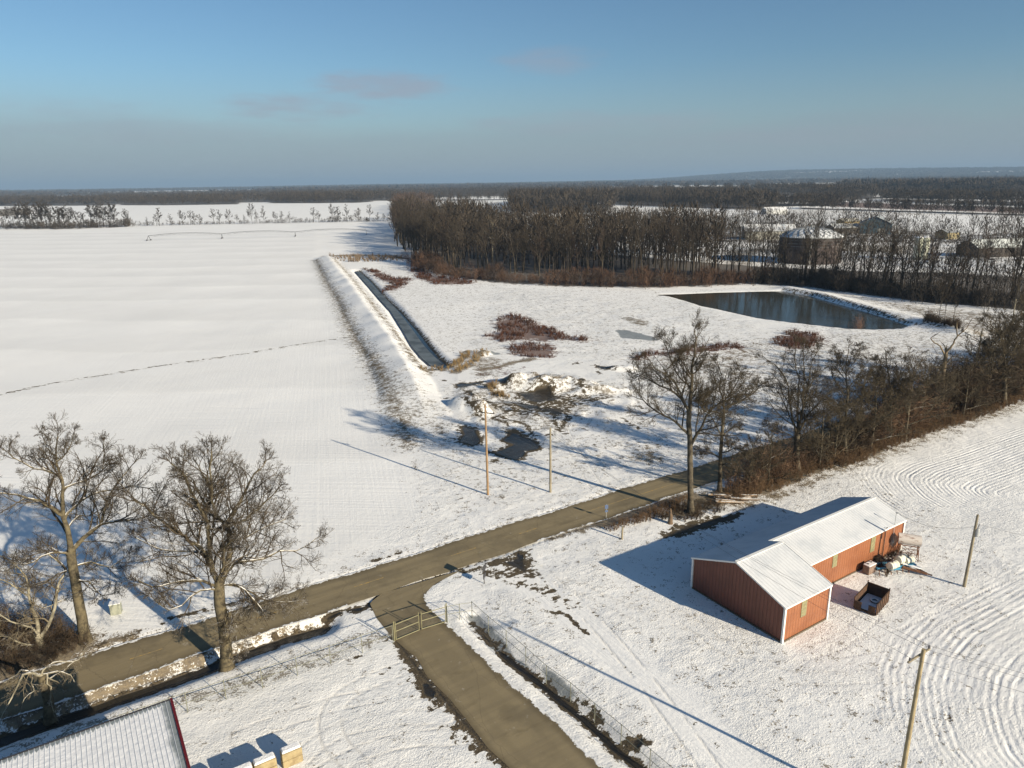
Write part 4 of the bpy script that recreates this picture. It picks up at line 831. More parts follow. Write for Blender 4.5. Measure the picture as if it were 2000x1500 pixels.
for (px, py, h, lb) in ((1830, 640, 17, 'tallest of the thin whitish poplars on the pond bank'), (1842, 643, 15, 'middle thin poplar of the clump on the pond bank'), (1858, 646, 13, 'right-hand thin poplar of the clump on the pond bank')):
    q = G(px, py); plant(hedgep[2], q[0], q[1], h, 15, lb, sx=.34)
# rows of field trees to the left
def row(pxs, labels, grp, protos_, H):
    for k, (px, py, top) in enumerate(pxs):
        q = G(px, py); D = math.hypot(*q); hh_ = (py-top)/(py-(371-.0157*px))*42*1.04
        plant(protos_[k % len(protos_)], q[0], q[1], hh_, H, labels, grp, sx=random.uniform(.8, 1.25), z=0)
clump = [(14, 446, 412), (28, 445, 405), (40, 446, 398), (52, 446, 396), (60, 445, 400), (68, 447, 402), (76, 445, 402), (84, 446, 397), (92, 445, 394), (100, 446, 400), (108, 446, 403), (118, 444, 406), (127, 445, 405), (136, 444, 406), (146, 443, 407), (155, 445, 415), (165, 444, 416), (180, 443, 402), (190, 444, 400), (203, 443, 398), (214, 443, 400), (224, 443, 402), (246, 443, 407)]
row(clump, 'bare tree of the tight clump at the far left of the field', 'clump of trees at the far left of the field', clumpp, 20)
hr = [(288, 441, 424), (306, 441, 422), (312, 441, 404), (334, 440, 418), (357, 439, 413), (372, 439, 410), (380, 439, 413), (390, 439, 420), (419, 438, 406), (430, 438, 410), (448, 438, 411), (463, 437, 418), (478, 437, 420), (493, 437, 400), (503, 436, 415), (516, 436, 403), (538, 435, 415), (552, 435, 411), (566, 435, 414), (600, 434, 425), (612, 434, 404), (623, 434, 412), (650, 433, 401), (660, 433, 402), (678, 433, 400), (700, 432, 408), (722, 432, 398), (738, 432, 415), (750, 431, 418)]
row(hr, 'thin bare tree of the broken hedgerow across the snowy field', 'hedgerow trees across the snowy field', hedgep, 15)
rt = [(1948, 466, 412), (1988, 462, 412), (1920, 468, 430), (1898, 468, 425), (1862, 465, 420), (1845, 462, 418), (1810, 458, 425), (1770, 456, 420), (1750, 455, 415), (1735, 456, 420), (1660, 452, 420), (1640, 448, 425), (1480, 440, 385), (1500, 445, 390)]
row(rt, 'bare yard tree beyond the storage tank near the far sheds', 'yard trees around the far sheds', protos[:4]+hedgep, 20)
for k, (px, py, h, lb) in enumerate(((1462, 958, 8, 'small bare tree in the thicket between the crooked tree and the fan-stemmed one'), (1600, 915, 11, 'small bare tree in the thicket right beside the fan-stemmed bole'), (1700, 880, 12, 'small bare tree in the thicket between the slender tree and the rounded one'), (1768, 855, 14, 'bushy bare tree in the thicket right of the rounded tree'), (1795, 835, 12, 'bushy bare tree just left of the dead tree'), (1880, 815, 11, 'bushy bare tree just right of the dead tree'), (1925, 795, 15, 'bushy bare tree in the thicket left of the wide edge tree'), (1995, 765, 18, 'bushy bare tree cut off by the right edge of the photo'), (1500, 948, 9, 'small bare tree in the thicket just left of the fan-stemmed bole'), (1628, 908, 10, 'small bare tree in the thicket just left of the slender straight tree'), (1672, 880, 13, 'bushy bare tree crowding the right side of the slender straight tree'), (1715, 850, 13, 'bushy bare tree crowding the left side of the rounded tree'), (1820, 818, 10, 'low bushy tree in front of the broken dead tree'), (1900, 790, 12, 'bushy tree beside the distant pole in the thicket'), (1948, 770, 17, 'tall bushy tree just left of the wide tree at the right edge'), (1980, 750, 18, 'tall bushy tree just right of the wide tree at the right edge'))):
    q = G(px, py); nearp = THP[k % 3]; plant(nearp, q[0], q[1], h, 9, lb, sx=1.1)
# ------- masses nobody could count: one object each
def sliver_trees(name, pts, hts, mat, per, seed, width=.34, sl=(.22, .05), kind='stuff', trunk=True, low=.2):
    """many slight trees in one mesh: a thin trunk and a crown of twig slivers filling a rough ovoid"""
    rng = np.random.default_rng(seed); n_ = len(pts); P0 = np.column_stack([pts, [0]*n_ if len(pts) == 0 else hgt(pts[:, 0], pts[:, 1])]); H = hts[:, None]
    u = rng.random((n_, per)); t = low+(1-low)*u**.8; ang = rng.random((n_, per))*6.283; rad = np.sqrt(rng.random((n_, per)))*np.sin(np.clip((t-low)/(1-low), 0.02, 1)**.7*3.0)**.6*width*H
    rad *= (1+.35*np.sin(ang*2+P0[:, :1]))
    cx = P0[:, 0:1]+np.cos(ang)*rad; cy = P0[:, 1:2]+np.sin(ang)*rad; cz_ = P0[:, 2:3]+t*H
    dx = np.cos(ang)*.55+rng.normal(size=u.shape)*.4; dy = np.sin(ang)*.55+rng.normal(size=u.shape)*.4; dz = .9+rng.normal(size=u.shape)*.4
    L_ = (sl[0]*H)*(.5+rng.random(u.shape)); w = (sl[1]*H)*.5*(.5+rng.random(u.shape)); wa = rng.random(u.shape)*6.283
    A_ = np.stack([cx-np.cos(wa)*w, cy-np.sin(wa)*w, cz_], -1); B_ = np.stack([cx+np.cos(wa)*w, cy+np.sin(wa)*w, cz_], -1); C__ = np.stack([cx+dx*L_*.6, cy+dy*L_*.6, cz_+dz*L_*.7], -1)
    V_ = np.stack([A_, B_, C__], 2).reshape(-1, 3); F_ = np.arange(len(V_)).reshape(-1, 3)
    if trunk:
        tw = hts*.014; a = np.stack([P0[:, 0]-tw, P0[:, 1]-tw*.5, P0[:, 2]-.3], -1); b = np.stack([P0[:, 0]+tw, P0[:, 1]-tw*.5, P0[:, 2]-.3], -1); c = np.stack([P0[:, 0], P0[:, 1]+tw, P0[:, 2]-.3], -1); d = np.stack([P0[:, 0], P0[:, 1], P0[:, 2]+hts*.8], -1)
        k0 = len(V_); V_ = np.concatenate([V_, np.stack([a, b, c, d], 1).reshape(-1, 3)]); q = np.arange(n_)[:, None]*4+k0
        F_ = np.concatenate([F_, (q[:, :, None]+np.array([[0, 1, 3], [1, 2, 3], [2, 0, 3]])[None]).reshape(-1, 3)])
    o = mesh_np(name, V_, F_, mat); return tag(o, kind=kind)
# rest of the main wood
deep = GP([(780, 456), (805, 486), (850, 512), (950, 524), (1100, 532), (1300, 537), (1430, 540), (1400, 500), (1300, 488), (1150, 478), (1000, 462), (900, 450), (830, 440), (790, 436)])
pp = in_poly(deep, 760, rg_, 4); o = sliver_trees('woods', pp, rg_.uniform(16, 27, len(pp))*(.8+.4*vnoise(pp[:, 0], pp[:, 1], 30, 55)), twig_far, 110, 31, .24, (.15, .018)); tag(o, 'dense leafless wood filling the ground behind its front ranks of trees', 'woods')
dp2 = GP([(776, 458), (800, 478), (850, 440), (846, 405), (800, 395), (770, 405), (768, 440)]); pp = in_poly(dp2, 240, rg_, 5); o = sliver_trees('woods', pp, rg_.uniform(17, 25, len(pp)), twig_far_red, 110, 32, .26, (.16, .03)); tag(o, 'reddish-brown wooded strip running away at the left end of the wood', 'woods')
yd = GP([(1410, 470), (1500, 476), (1540, 470), (1900, 474), (2100, 500), (2100, 462), (1850, 462), (1700, 446), (1500, 446), (1250, 440), (1100, 438), (1100, 452)]); pp = in_poly(yd, 620, rg_, 5)
o = sliver_trees('woods', pp, rg_.uniform(8, 19, len(pp)), twig_far, 70, 33, .3, (.16, .022)); tag(o, 'scrubby woodland around the far sheds behind the storage tank', 'woods')
# russet saplings and brush along the front of the wood
br = resample(GP([(812, 508), (845, 530), (880, 543), (950, 549), (1050, 555), (1150, 559), (1250, 561), (1350, 560), (1420, 556), (1500, 550)]), 900); br = br+rg_.normal(size=br.shape)*3.2
far_out = np.array([Vector((a, b, 0)).normalized()[:2] for a, b in br]); br = br+far_out*rg_.random((len(br), 1))*9
rust = simple('russet_brush', (.098, .055, .034), .95, c2=(.045, .031, .023), vscale=.12)
o = sliver_trees('brush', br, 1.5+rg_.uniform(.3, 1, len(br))*(.5+6.5*vnoise(br[:, 0], br[:, 1], 9, 44)), rust, 90, 35, .3, (.30, .022), low=.0); tag(o, 'band of russet saplings and brush along the front of the wood', 'brush')
br = resample(GP([(1490, 556), (1560, 560), (1640, 568), (1720, 580), (1820, 592), (1920, 600), (2040, 610)]), 420); br = resample(br, 700); br = br+rg_.normal(size=br.shape)*3+np.array([Vector((a, b, 0)).normalized()[:2] for a, b in br])*rg_.random((len(br), 1))*16
dk = simple('dark_brush', (.05, .04, .03), .95, c2=(.03, .025, .02), vscale=.12)
o = sliver_trees('brush', br, 1.5+rg_.uniform(.3, 1, len(br))*(1+6.5*vnoise(br[:, 0], br[:, 1], 9, 45)), dk, 90, 36, .35, (.28, .025), low=.0); tag(o, 'dark low brush at the feet of the trees right of the pond', 'brush')
ry = GP([(1440, 512), (1700, 520), (2100, 540), (2100, 508), (1900, 500), (1500, 488)]); pp = in_poly(ry, 170, rg_, 6); o = sliver_trees('woods', pp, rg_.uniform(8, 17, len(pp)), twig_far, 70, 38, .3, (.16, .022)); tag(o, 'scattered dark trees between the wood edge and the storage tank', 'woods')
rw = GP([(1480, 553), (1560, 556), (1720, 576), (1900, 597), (2100, 614), (2100, 580), (1900, 566), (1700, 548), (1500, 536)]); pp = in_poly(rw, 360, rg_, 3); o = sliver_trees('woods', pp, rg_.uniform(6, 14, len(pp)), twig_far, 50, 39, .25, (.16, .02)); tag(o, 'thin dark trees crowding behind the single trees right of the pond', 'woods')
for q, hh2, n_, sd2, lb in ((GP([(0, 449), (120, 448), (262, 443), (262, 440), (120, 444), (0, 445)]), (2, 7), 420, 301, 'undergrowth beneath the tight clump of trees at the far left'), (GP([(262, 441.4), (500, 436.9), (775, 432.0), (775, 431.2), (500, 435.9), (262, 440.4)]), (1, 5.5), 420, 302, 'low brush along the foot of the broken hedgerow')):
    pp = in_poly(q, n_, rg_); o = sliver_trees('brush', pp, rg_.uniform(hh2[0], hh2[1], len(pp))*(.4+1.1*vnoise(pp[:, 0], pp[:, 1], 18, 303)), twig_far, 40, sd2, .45, (.35, .06), low=0, trunk=False); tag(o, lb, 'brush')
# far woods
FAR_LAB = ['wood on the far left skyline', 'long low wood behind the hedgerow at the left', 'wooded band far beyond the fields at the left', 'block of dense brownish wood behind the middle of the hedgerow', 'endless forest along the horizon', 'thin row of trees crossing the snow beyond the wood', 'short row of trees on the far snow left of centre', 'dense wood standing behind the main wood', 'broad wood reaching back behind the middle of the main wood', 'dark wood left of the far snowy strips', 'small copse on the far snow strip', 'forest at the foot of the hills on the right', 'row of trees beyond the brown field on the right', 'thin wood far off on the horizon right of centre', 'thin line of trees along the near edge of the brown field on the right', 'short line of trees beyond the white farm building', 'upper row of trees on the snow strips at the right', 'ragged wood behind the tight clump of trees at the far left']
for k, (px, h, npt) in enumerate(WOODS_FAR):
    P_ = GP(px); dist = np.hypot(*P_.mean(0)); pts_ = in_poly(P_, int(npt*3.0), rg_)
    if not len(pts_): continue
    # favour the near edge and let distant trees stand for small clumps
    sc = 1.0 if dist < 2500 else 1.0
    if dist > 3000: pts_ = pts_[:]
    hts = h*rg_.uniform(.7, 1.12, len(pts_)); wd_ = .34 if dist < 2000 else (.7 if dist < 4000 else 1.6)
    mt = twig_far
    o = sliver_trees('woods', pts_, hts, mt, 70 if dist < 2500 else 90, 50+k, wd_, (.25, .05) if dist < 2500 else (.3, .16)); tag(o, FAR_LAB[k], 'woods')
hillp = []
for _ in range(7000):
    a_ = math.radians(random.uniform(6, 42)); r_ = random.uniform(8200, 13800); hillp.append((r_*math.sin(a_), r_*math.cos(a_)))
hillp = np.array(hillp); keep = vnoise(hillp[:, 0], hillp[:, 1], 900, 77) > .27; hillp = hillp[keep]
o = sliver_trees('woods', hillp, rg_.uniform(16, 24, len(hillp)), twig_far, 26, 90, 3.0, (.5, .9), trunk=False); tag(o, 'forest covering the low hills on the right skyline', 'woods')
md_ = []
for _ in range(9000):
    a_ = math.radians(random.uniform(-42, 42)); r_ = 2000*(2.7**random.random()); md_.append((r_*math.sin(a_), r_*math.cos(a_)))
md_ = np.array(md_); kp = vnoise(md_[:, 0], md_[:, 1]*1.5, 1300, 61) > .46
for q in ([(100, 394), (205, 393), (205, 385), (113, 386)], [(1190, 370), (1400, 368), (1660, 368), (1640, 358.5), (1400, 358.5), (1190, 361)], [(1560, 394), (1720, 395), (2100, 402), (2100, 380), (1800, 380), (1560, 385)], [(800, 393), (1190, 390), (1190, 380), (800, 383)]): kp &= sd_line(md_[:, 0], md_[:, 1], GP(q), True) > 0
md_ = md_[kp]; o = sliver_trees('woods', md_, rg_.uniform(13, 22, len(md_)), twig_far, 44, 93, .8, (.25, .10)); tag(o, 'patchwork of leafless woods in the middle distance across the plain', 'woods')
hl = []
for _ in range(9000):
    a_ = math.radians(random.uniform(-42, 42)); r_ = random.uniform(5200, 13000); hl.append((r_*math.sin(a_), r_*math.cos(a_)))
hl = np.array(hl); keep = vnoise(hl[:, 0], hl[:, 1]*1.4, 2600, 78) > .36; hl = hl[keep]
o = sliver_trees('woods', hl, rg_.uniform(16, 24, len(hl)), twig_far, 26, 91, 3.0, (.5, .9), trunk=False); tag(o, 'forest stretching along the whole horizon', 'woods')
# ------- near brush: arching stems
def brush(name, pts, h, mat, per, seed, lean=.6, rm=.014):
    rng = np.random.default_rng(seed); V_ = []; n_ = len(pts)*per
    base = np.repeat(pts, per, 0)+rng.normal(size=(n_, 2))*.35*h[0]*.35; z0 = hgt(base[:, 0], base[:, 1]); H = np.repeat(rng.uniform(h[0], h[1], len(pts)), per)*rng.uniform(.4, 1.1, n_)*(.45+1.1*vnoise(base[:, 0], base[:, 1], max(2.5, h[1]*1.1), 201))
    az = rng.random(n_)*6.283; ln = rng.random(n_)*lean; K = 4; rows_ = []
    for k in range(K+1):
        t = k/K; x = base[:, 0]+np.cos(az)*ln*H*t**1.6+rng.normal(size=n_)*.05*H*t; y = base[:, 1]+np.sin(az)*ln*H*t**1.6+rng.normal(size=n_)*.05*H*t; z = z0+H*(t-.25*ln*t*t)
        r_ = (rm*H**.5)*(1-.75*t)
        ring = [np.stack([x+np.cos(c)*r_, y+np.sin(c)*r_, z], -1) for c in (0, 2.09, 4.19)]; rows_.append(np.stack(ring, 1))
    A = np.stack(rows_, 1)      # n, K+1, 3, 3
    Vv = A.reshape(-1, 3); q = np.arange(n_)[:, None, None]*((K+1)*3)+np.arange(K)[None, :, None]*3+np.arange(3)[None, None, :]; q2 = np.arange(n_)[:, None, None]*((K+1)*3)+np.arange(K)[None, :, None]*3+((np.arange(3)+1) % 3)[None, None, :]
    Ff = np.stack([q, q2, q2+3, q+3], -1).reshape(-1, 4)
    # side twigs: slivers from points on the stems
    m_ = n_*7; si = rng.integers(0, n_, m_); k = rng.integers(1, K+1, m_); p0 = A[si, k].mean(1); d = rng.normal(size=(m_, 3)); d[:, 2] = np.abs(d[:, 2])*.7; d /= np.linalg.norm(d, axis=1)[:, None]; ll = (H[si]*rng.uniform(.10, .34, m_))[:, None]
    w = np.cross(d, rng.normal(size=(m_, 3))); w /= np.linalg.norm(w, axis=1)[:, None]; ww = rm*.75*H[si][:, None]**.5
    T_ = np.stack([p0-w*ww, p0+w*ww, p0+d*ll+w*ww*.3, p0+d*ll-w*ww*.3], 1).reshape(-1, 3); b0 = len(Vv); Ff = np.concatenate([Ff, b0+np.arange(len(T_)).reshape(-1, 4)])
    return mesh_np(name, np.concatenate([Vv, T_]), Ff, mat)
thicket_m = snowy('thicket_stems', (.085, .06, .038), (.034, .025, .018), .98, .36, vscale=.35, nscale=.8)
rusty_m = simple('rusty_weeds', (.15, .092, .047), .95, c2=(.08, .05, .028), vscale=.5)
red_m = simple('red_dogwood', (.10, .038, .02), .95, c2=(.05, .025, .014), vscale=.3)
hz = GP([(1400, 962), (1500, 930), (1600, 885), (1700, 845), (1800, 800), (1900, 765), (2000, 722), (2150, 668), (2150, 700), (2020, 758), (1920, 800), (1840, 825), (1760, 852), (1680, 892), (1600, 915), (1500, 952), (1440, 972)])
pp = in_poly(hz, 620, rg_, .8); pp = pp[vnoise(pp[:, 0], pp[:, 1], 5, 202) > .18]; pa = vnoise(pp[:, 0], pp[:, 1], 9, 203) > .52; o = brush('thicket', pp[pa], (3, 6.5), snowy('russet_stems', (.16, .10, .062), (.07, .045, .03), .98, .36, vscale=.35), 22, 161, .8, .015); tag(o, 'browner clumps of brush scattered through the roadside thicket', 'thicket', kind='stuff'); pp = pp[~pa]; o = brush('thicket', pp, (2.8, 7.5), thicket_m, 30, 61, .7, .017); tag(o, 'dense brown thicket filling the strip between the road and the field', 'thicket', kind='stuff')
pp = in_poly(GP([(1370, 985), (1450, 985), (1500, 965), (1600, 925), (1680, 905), (1760, 868), (1840, 840), (1920, 816), (2100, 745), (2100, 730), (1900, 812), (1800, 838), (1700, 880), (1600, 912), (1500, 950), (1400, 972)]), 300, rg_, .5); o = brush('weeds', pp, (.8, 2.0), rusty_m, 24, 62, .8, .012); tag(o, 'rust-coloured weeds along the field side of the thicket', 'weeds', kind='stuff')
pp = in_poly(GP([(1180, 1032), (1240, 1012), (1300, 985), (1345, 970), (1345, 985), (1300, 1010), (1240, 1024), (1190, 1040)]), 130, rg_, .3); o = brush('weeds', pp, (.4, 1.0), rusty_m, 24, 63, .8, .01); tag(o, 'rust-coloured weeds on the road verge left of the tallest tree', 'weeds', kind='stuff')
pp = in_poly(GP([(-120, 1365), (0, 1328), (100, 1296), (170, 1262), (130, 1225), (60, 1215), (-80, 1250)]), 130, rg_, .7); o = brush('thicket', pp, (1.2, 3.4), thicket_m, 26, 64, .8, .012); tag(o, 'tangled brown brush under the pale sycamore at the left edge', 'thicket', kind='stuff')
pp = in_poly(GP([(1290, 1015), (1345, 1020), (1420, 1000), (1400, 985), (1320, 985)]), 60, rg_, .4); o = brush('weeds', pp, (.4, 1.3), thicket_m, 22, 65, .9, .012); tag(o, 'low brown litter and weeds around the foot of the tallest tree', 'weeds', kind='stuff')
labs = ['arrow-shaped red thicket in the middle of the clearing', 'oval red thicket behind the snowy dirt mounds', 'red thicket right of the top of the ditch', 'long red thicket at the left foot of the wood', 'ribbon of red scrub behind the tallest roadside tree', 'dark red scrub below the pond']
for i, q in enumerate(REDS):
    P_ = GP(q); ar = abs(sum(P_[k-1][0]*P_[k][1]-P_[k][0]*P_[k-1][1] for k in range(len(P_))))/2; pp = in_poly(P_, int(min(620, ar*.8)), rg_, .4)
    keep = vnoise(pp[:, 0], pp[:, 1]*.6, 5, 90+i) > .22; pp = pp[keep]
    o = brush('scrub', pp, (.5, 1.15), red_m, 20, 70+i, .9, .022); tag(o, labs[i], 'scrub', kind='stuff')
gm2 = simple('dead_grass', (.34, .24, .11), .95, c2=(.20, .13, .06), vscale=.6)
for j, (q, w, lb) in enumerate((([(822, 724), (845, 722), (866, 720), (885, 712), (905, 700), (915, 688)], 1.6, 'tan grass curling round the end of the icy ditch'), ([(892, 726), (915, 712), (930, 700), (945, 690)], 1.6, 'tuft of tan grass right of the ditch end'), ([(955, 758), (968, 770), (985, 778)], 1.2, 'tan grass between the two lower dirt mounds'))):
    L_ = resample(GP(q), 60); L_ = L_+rg_.normal(size=L_.shape)*w*.5; o = brush('dead_grass', L_, (.5, 1.1), gm2, 22, 80+j, .6, .016); tag(o, lb, 'grass', kind='stuff')
pp = in_poly(GP([(640, 500), (700, 499), (790, 502), (780, 510), (720, 512), (670, 512)]), 200, rg_, .8); o = brush('brush', pp, (.8, 2.6), snowy('snowy_brush', (.24, .165, .09), (.12, .085, .055), .7, .5), 18, 88, .9, .03); tag(o, 'snow-dusted brush pile across the head of the ditch', 'brush', kind='stuff')
pp = in_poly(GP([(1800, 636), (1860, 648), (1880, 655), (1860, 640), (1810, 628)]), 60, rg_, .8); o = brush('brush', pp, (1.2, 3), thicket_m, 24, 89, .6, .024); tag(o, 'dark brush round the feet of the poplars on the pond bank', 'brush', kind='stuff')
q = G(1677, 640); o = brush('shrub', np.array([q]*8)+rg_.normal(size=(8, 2))*.6, (3.4, 4.4), simple('pinkish_stems', (.15, .09, .065), .95), 9, 92, .35, .016); tag(o, 'single reddish upright shrub at the near edge of the pond', 'shrub')
# ------------------------------------------------------------------ the red metal shed
SX, SY, SA = 24.95, 57.37, math.radians(32.53); W_, L1, ST, LT = 11.3, 6.76, 3.5, 26.0; EH, BH, H1, K1, H2, K2 = 3.86, 3.6, 5.75, 5.75, 5.12, 7.31
U = Vector((math.cos(SA), math.sin(SA), 0)); Vv_ = Vector((-math.sin(SA), math.cos(SA), 0))
def metal(name, c, c2, scale, axis, rough=.45, depth=.03, dirt=.25, snow=0):
    m, t, b = nt(name); n = N(t); o_ = n.coord(); w = n.wave(o_, scale, 0, axis)
    c_ = n.mix(n.ss(n.noise(o_, .5, 4, .6), .4, .7), c, c2); c_ = n.mix(n.mul(n.ss(w, .75, .95), dirt), c_, tuple(x*.55 for x in c))  # dirt sets how strongly darker lines are drawn along the ribs
    z = n.sep(o_)[2]; nz_ = n.noise(n.mapv(o_, (3, 3, .3)), 1.0, 4, .65); c_ = n.mix(n.mul(n.ss(nz_, .55, .8), .25), c_, tuple(x*.5 for x in c))
    t.links.new(c_, b.inputs['Base Color']); b.inputs['Roughness'].default_value = rough; b.inputs['Specular IOR Level'].default_value = .3
    t.links.new(n.bump(n.ss(w, .6, .95), depth), b.inputs['Normal']); return m
red_wall = metal('red_wall_u', (.285, .112, .052), (.23, .088, .042), .75, 'X', dirt=.28); red_wall_shaded = metal('red_wall_v_shaded', (.175, .064, .042), (.14, .052, .034), .75, 'Y', dirt=.4)  # second red is darker: the gable end's shade put into its colour
roof_m = metal('pale_roof', (.62, .63, .64), (.52, .54, .56), .75, 'X', .5, .02, .22)
white_trim = simple('white_trim', (.78, .77, .73), .6, var=.06)
shed = empty('metal_shed', (SX, SY, 0), SA, 'long red metal shed with white roof and wider front wing, snow around it', 'shed')
T0 = .05
def slab(b, quad, th=T0):
    q = [Vector(p) for p in quad]; n_ = (q[1]-q[0]).cross(q[3]-q[0]).normalized()
    if n_.z < 0: n_ = -n_
    b.prism(q, n_*th)
b = MB(); g_ = .0   # walls as solid shells with thickness
def wallslab(b, poly, nrm): b.prism([Vector(p) for p in poly], Vector(nrm)*.15)
b = MB(); wallslab(b, [(0, 0, -.1), (L1, 0, -.1), (L1, 0, EH), (0, 0, EH)], (0, 1, 0)); wallslab(b, [(L1+.02, ST, -.1), (LT, ST, -.1), (LT, ST, EH-.02), (L1+.02, ST, EH-.02)], (0, 1, 0)); wallslab(b, [(0, W_, -.1), (LT, W_, -.1), (LT, W_, BH-.02), (0, W_, BH-.02)], (0, -1, 0)); b.build('wall', red_wall, shed)
b = MB(); wallslab(b, [(.0, .16, -.1), (.0, W_-.16, -.1), (.0, W_-.16, BH), (.0, K1, H1-.02), (.0, .16, EH+.03)], (.15, 0, 0))
b.build('gable_wall', red_wall_shaded, shed)
b = MB(); b.prism([Vector((LT-.16, ST+.16, -.1)), Vector((LT-.16, W_-.16, -.1)), Vector((LT-.16, W_-.16, BH)), Vector((LT-.16, K2, H2-.02)), Vector((LT-.16, ST+.16, EH))], Vector((.15, 0, 0)))
b.prism([Vector((L1-.16, .16, -.1)), Vector((L1-.16, ST+.3, -.1)), Vector((L1-.16, K2, EH-.1)), Vector((L1-.16, K2, H2)), Vector((L1-.16, K1, H1-.03)), Vector((L1-.16, .16, EH+.02))], Vector((.15, 0, 0))); b.build('side_wall', red_wall_shaded, shed)
sb = (H1-BH)/(W_-K1); sf1 = (H1-EH)/K1; sf2 = (H2-EH)/(K2-ST); ov = .18
b = MB(); slab(b, [(-ov, -ov, EH-sf1*ov), (L1+.1, -ov, EH-sf1*ov), (L1+.1, K1, H1), (-ov, K1, H1)]); slab(b, [(-ov, K1+.004, H1), (L1+.1, K1+.004, H1), (L1+.1, W_+ov, BH-sb*ov), (-ov, W_+ov, BH-sb*ov)])
b.build('wing_roof', roof_m, shed)
b = MB(); slab(b, [(L1+.11, ST-ov, EH-sf2*ov), (LT+ov, ST-ov, EH-sf2*ov), (LT+ov, K2, H2), (L1+.11, K2, H2)]); slab(b, [(L1+.104, K2+.004, H2), (LT+ov, K2+.004, H2), (LT+ov, W_+ov, BH-sb*ov), (L1+.104, W_+ov, BH-sb*ov)]); b.build('main_roof', roof_m, shed)
b = MB()
for p in ((-.03, -.03, 0), (-.03, W_+.03, 0), (L1+.03, -.03, 0), (LT+.03, ST-.03, 0)): zt = EH-.06 if p[1] < 5 else BH-.06; b.box((p[0], p[1], zt/2), (.20, .20, zt))
for a_, c_ in (((-ov-.03, -ov, EH-sf1*ov), (-ov-.03, K1, H1)), ((-ov-.03, K1, H1), (-ov-.03, W_+ov, BH-sb*ov)), ((LT+ov+.03, ST-ov, EH-sf2*ov), (LT+ov+.03, K2, H2)), ((-ov, -ov-.02, EH-sf1*ov-.03), (L1+.1, -ov-.02, EH-sf1*ov-.03)), ((L1+.1, ST-ov-.02, EH-sf2*ov-.03), (LT+ov, ST-ov-.02, EH-sf2*ov-.03)), ((L1+.13, -ov, EH-sf1*ov+.02), (L1+.13, K1, H1+.02)), ((L1+.13, K1, H1+.02), (L1+.13, K2, H1+.02-(K2-K1)*sb))): b.bar(a_, c_, .05, .16)
b.build('trim', white_trim, shed)
b = MB(); b.bar((-ov, K1, H1+.07), (L1+.1, K1, H1+.07), .34, .05); b.bar((L1+.12, K2, H2+.07), (LT+ov, K2, H2+.07), .34, .05); b.build('ridge_cap', white_trim, shed)
b = MB(); b.box((L1/2, -.06, .06), (L1+.1, .08, .16)); b.box(((L1+LT)/2, ST-.06, .06), (LT-L1, .08, .16)); b.box((-.06, W_/2, .06), (.08, W_, .16)); b.build('sill', simple('dirty_sill', (.13, .10, .07), .9), shed)
panel_m = simple('yellowed_panel', (.27, .255, .14), .4, c2=(.19, .175, .10), vscale=3)
def on_wall(px, py, j):      # photo position on the wall plane at offset j: gives (along, height)
    d = Vector(ray(px, py)); o_ = Vector((SX, SY, 0))+Vv_*j; t = (o_-Vector((0, 0, HC))).dot(Vv_)/d.dot(Vv_); P = Vector((0, 0, HC))+d*t-o_; return P.dot(U), P.z
for (x1, y1), (x2, y2), j in (((1632, 1079), (1629, 1107), ST), ((1706, 1047), (1703, 1077), ST), ((1571, 1170), (1569, 1203), 0)):
    u1, z1 = on_wall(x1, y1, j); u2, z2 = on_wall(x2, y2, j); b = MB(); z1 = min(z1, EH-.15)
    b.box(((u1+u2)/2, j-.02, (z1+z2)/2), (.82, .05, z1-z2)); p = b.build('window', panel_m, shed)
    b = MB()
    for q in range(1, 5): b.box(((u1+u2)/2, j-.052, z2+(z1-z2)*q/5), (.80, .015, .035))
    b.build('sash', simple('sash', (.30, .27, .13), .6), p)
dkm = simple('dark_metal', (.06, .055, .05), .6); gal = simple('galvanised', (.42, .43, .42), .5, metal=.3)
u1, _z = on_wall(1721, 1090, ST); b = MB(); b.tube([(u1, ST-.1, 0), (u1, ST-.1, EH+.02), (u1, ST-.22, EH+.2)], .05); b.build('pipe', dkm, shed)
u2, _z = on_wall(1740, 1062, ST); b = MB(); b.tube([(u2, ST-.12, 1.2), (u2, ST-.12, EH+1.5)], .035); b.box((u2, ST-.2, EH+1.5), (.1, .3, .1)); b.build('mast', gal, shed); b = MB(); b.box((u2, ST-.14, 1.75), (.32, .16, .42)); b.tube([(u2, ST-.23, 1.8), (u2, ST-.29, 1.8)], .09, 10); b.build('meter_box', simple('pale_box', (.55, .53, .46), .6), shed)
MAST = Vector((SX, SY, 0))+U*u2+Vv_*(ST-.2)+Vector((0, 0, EH+1.5))
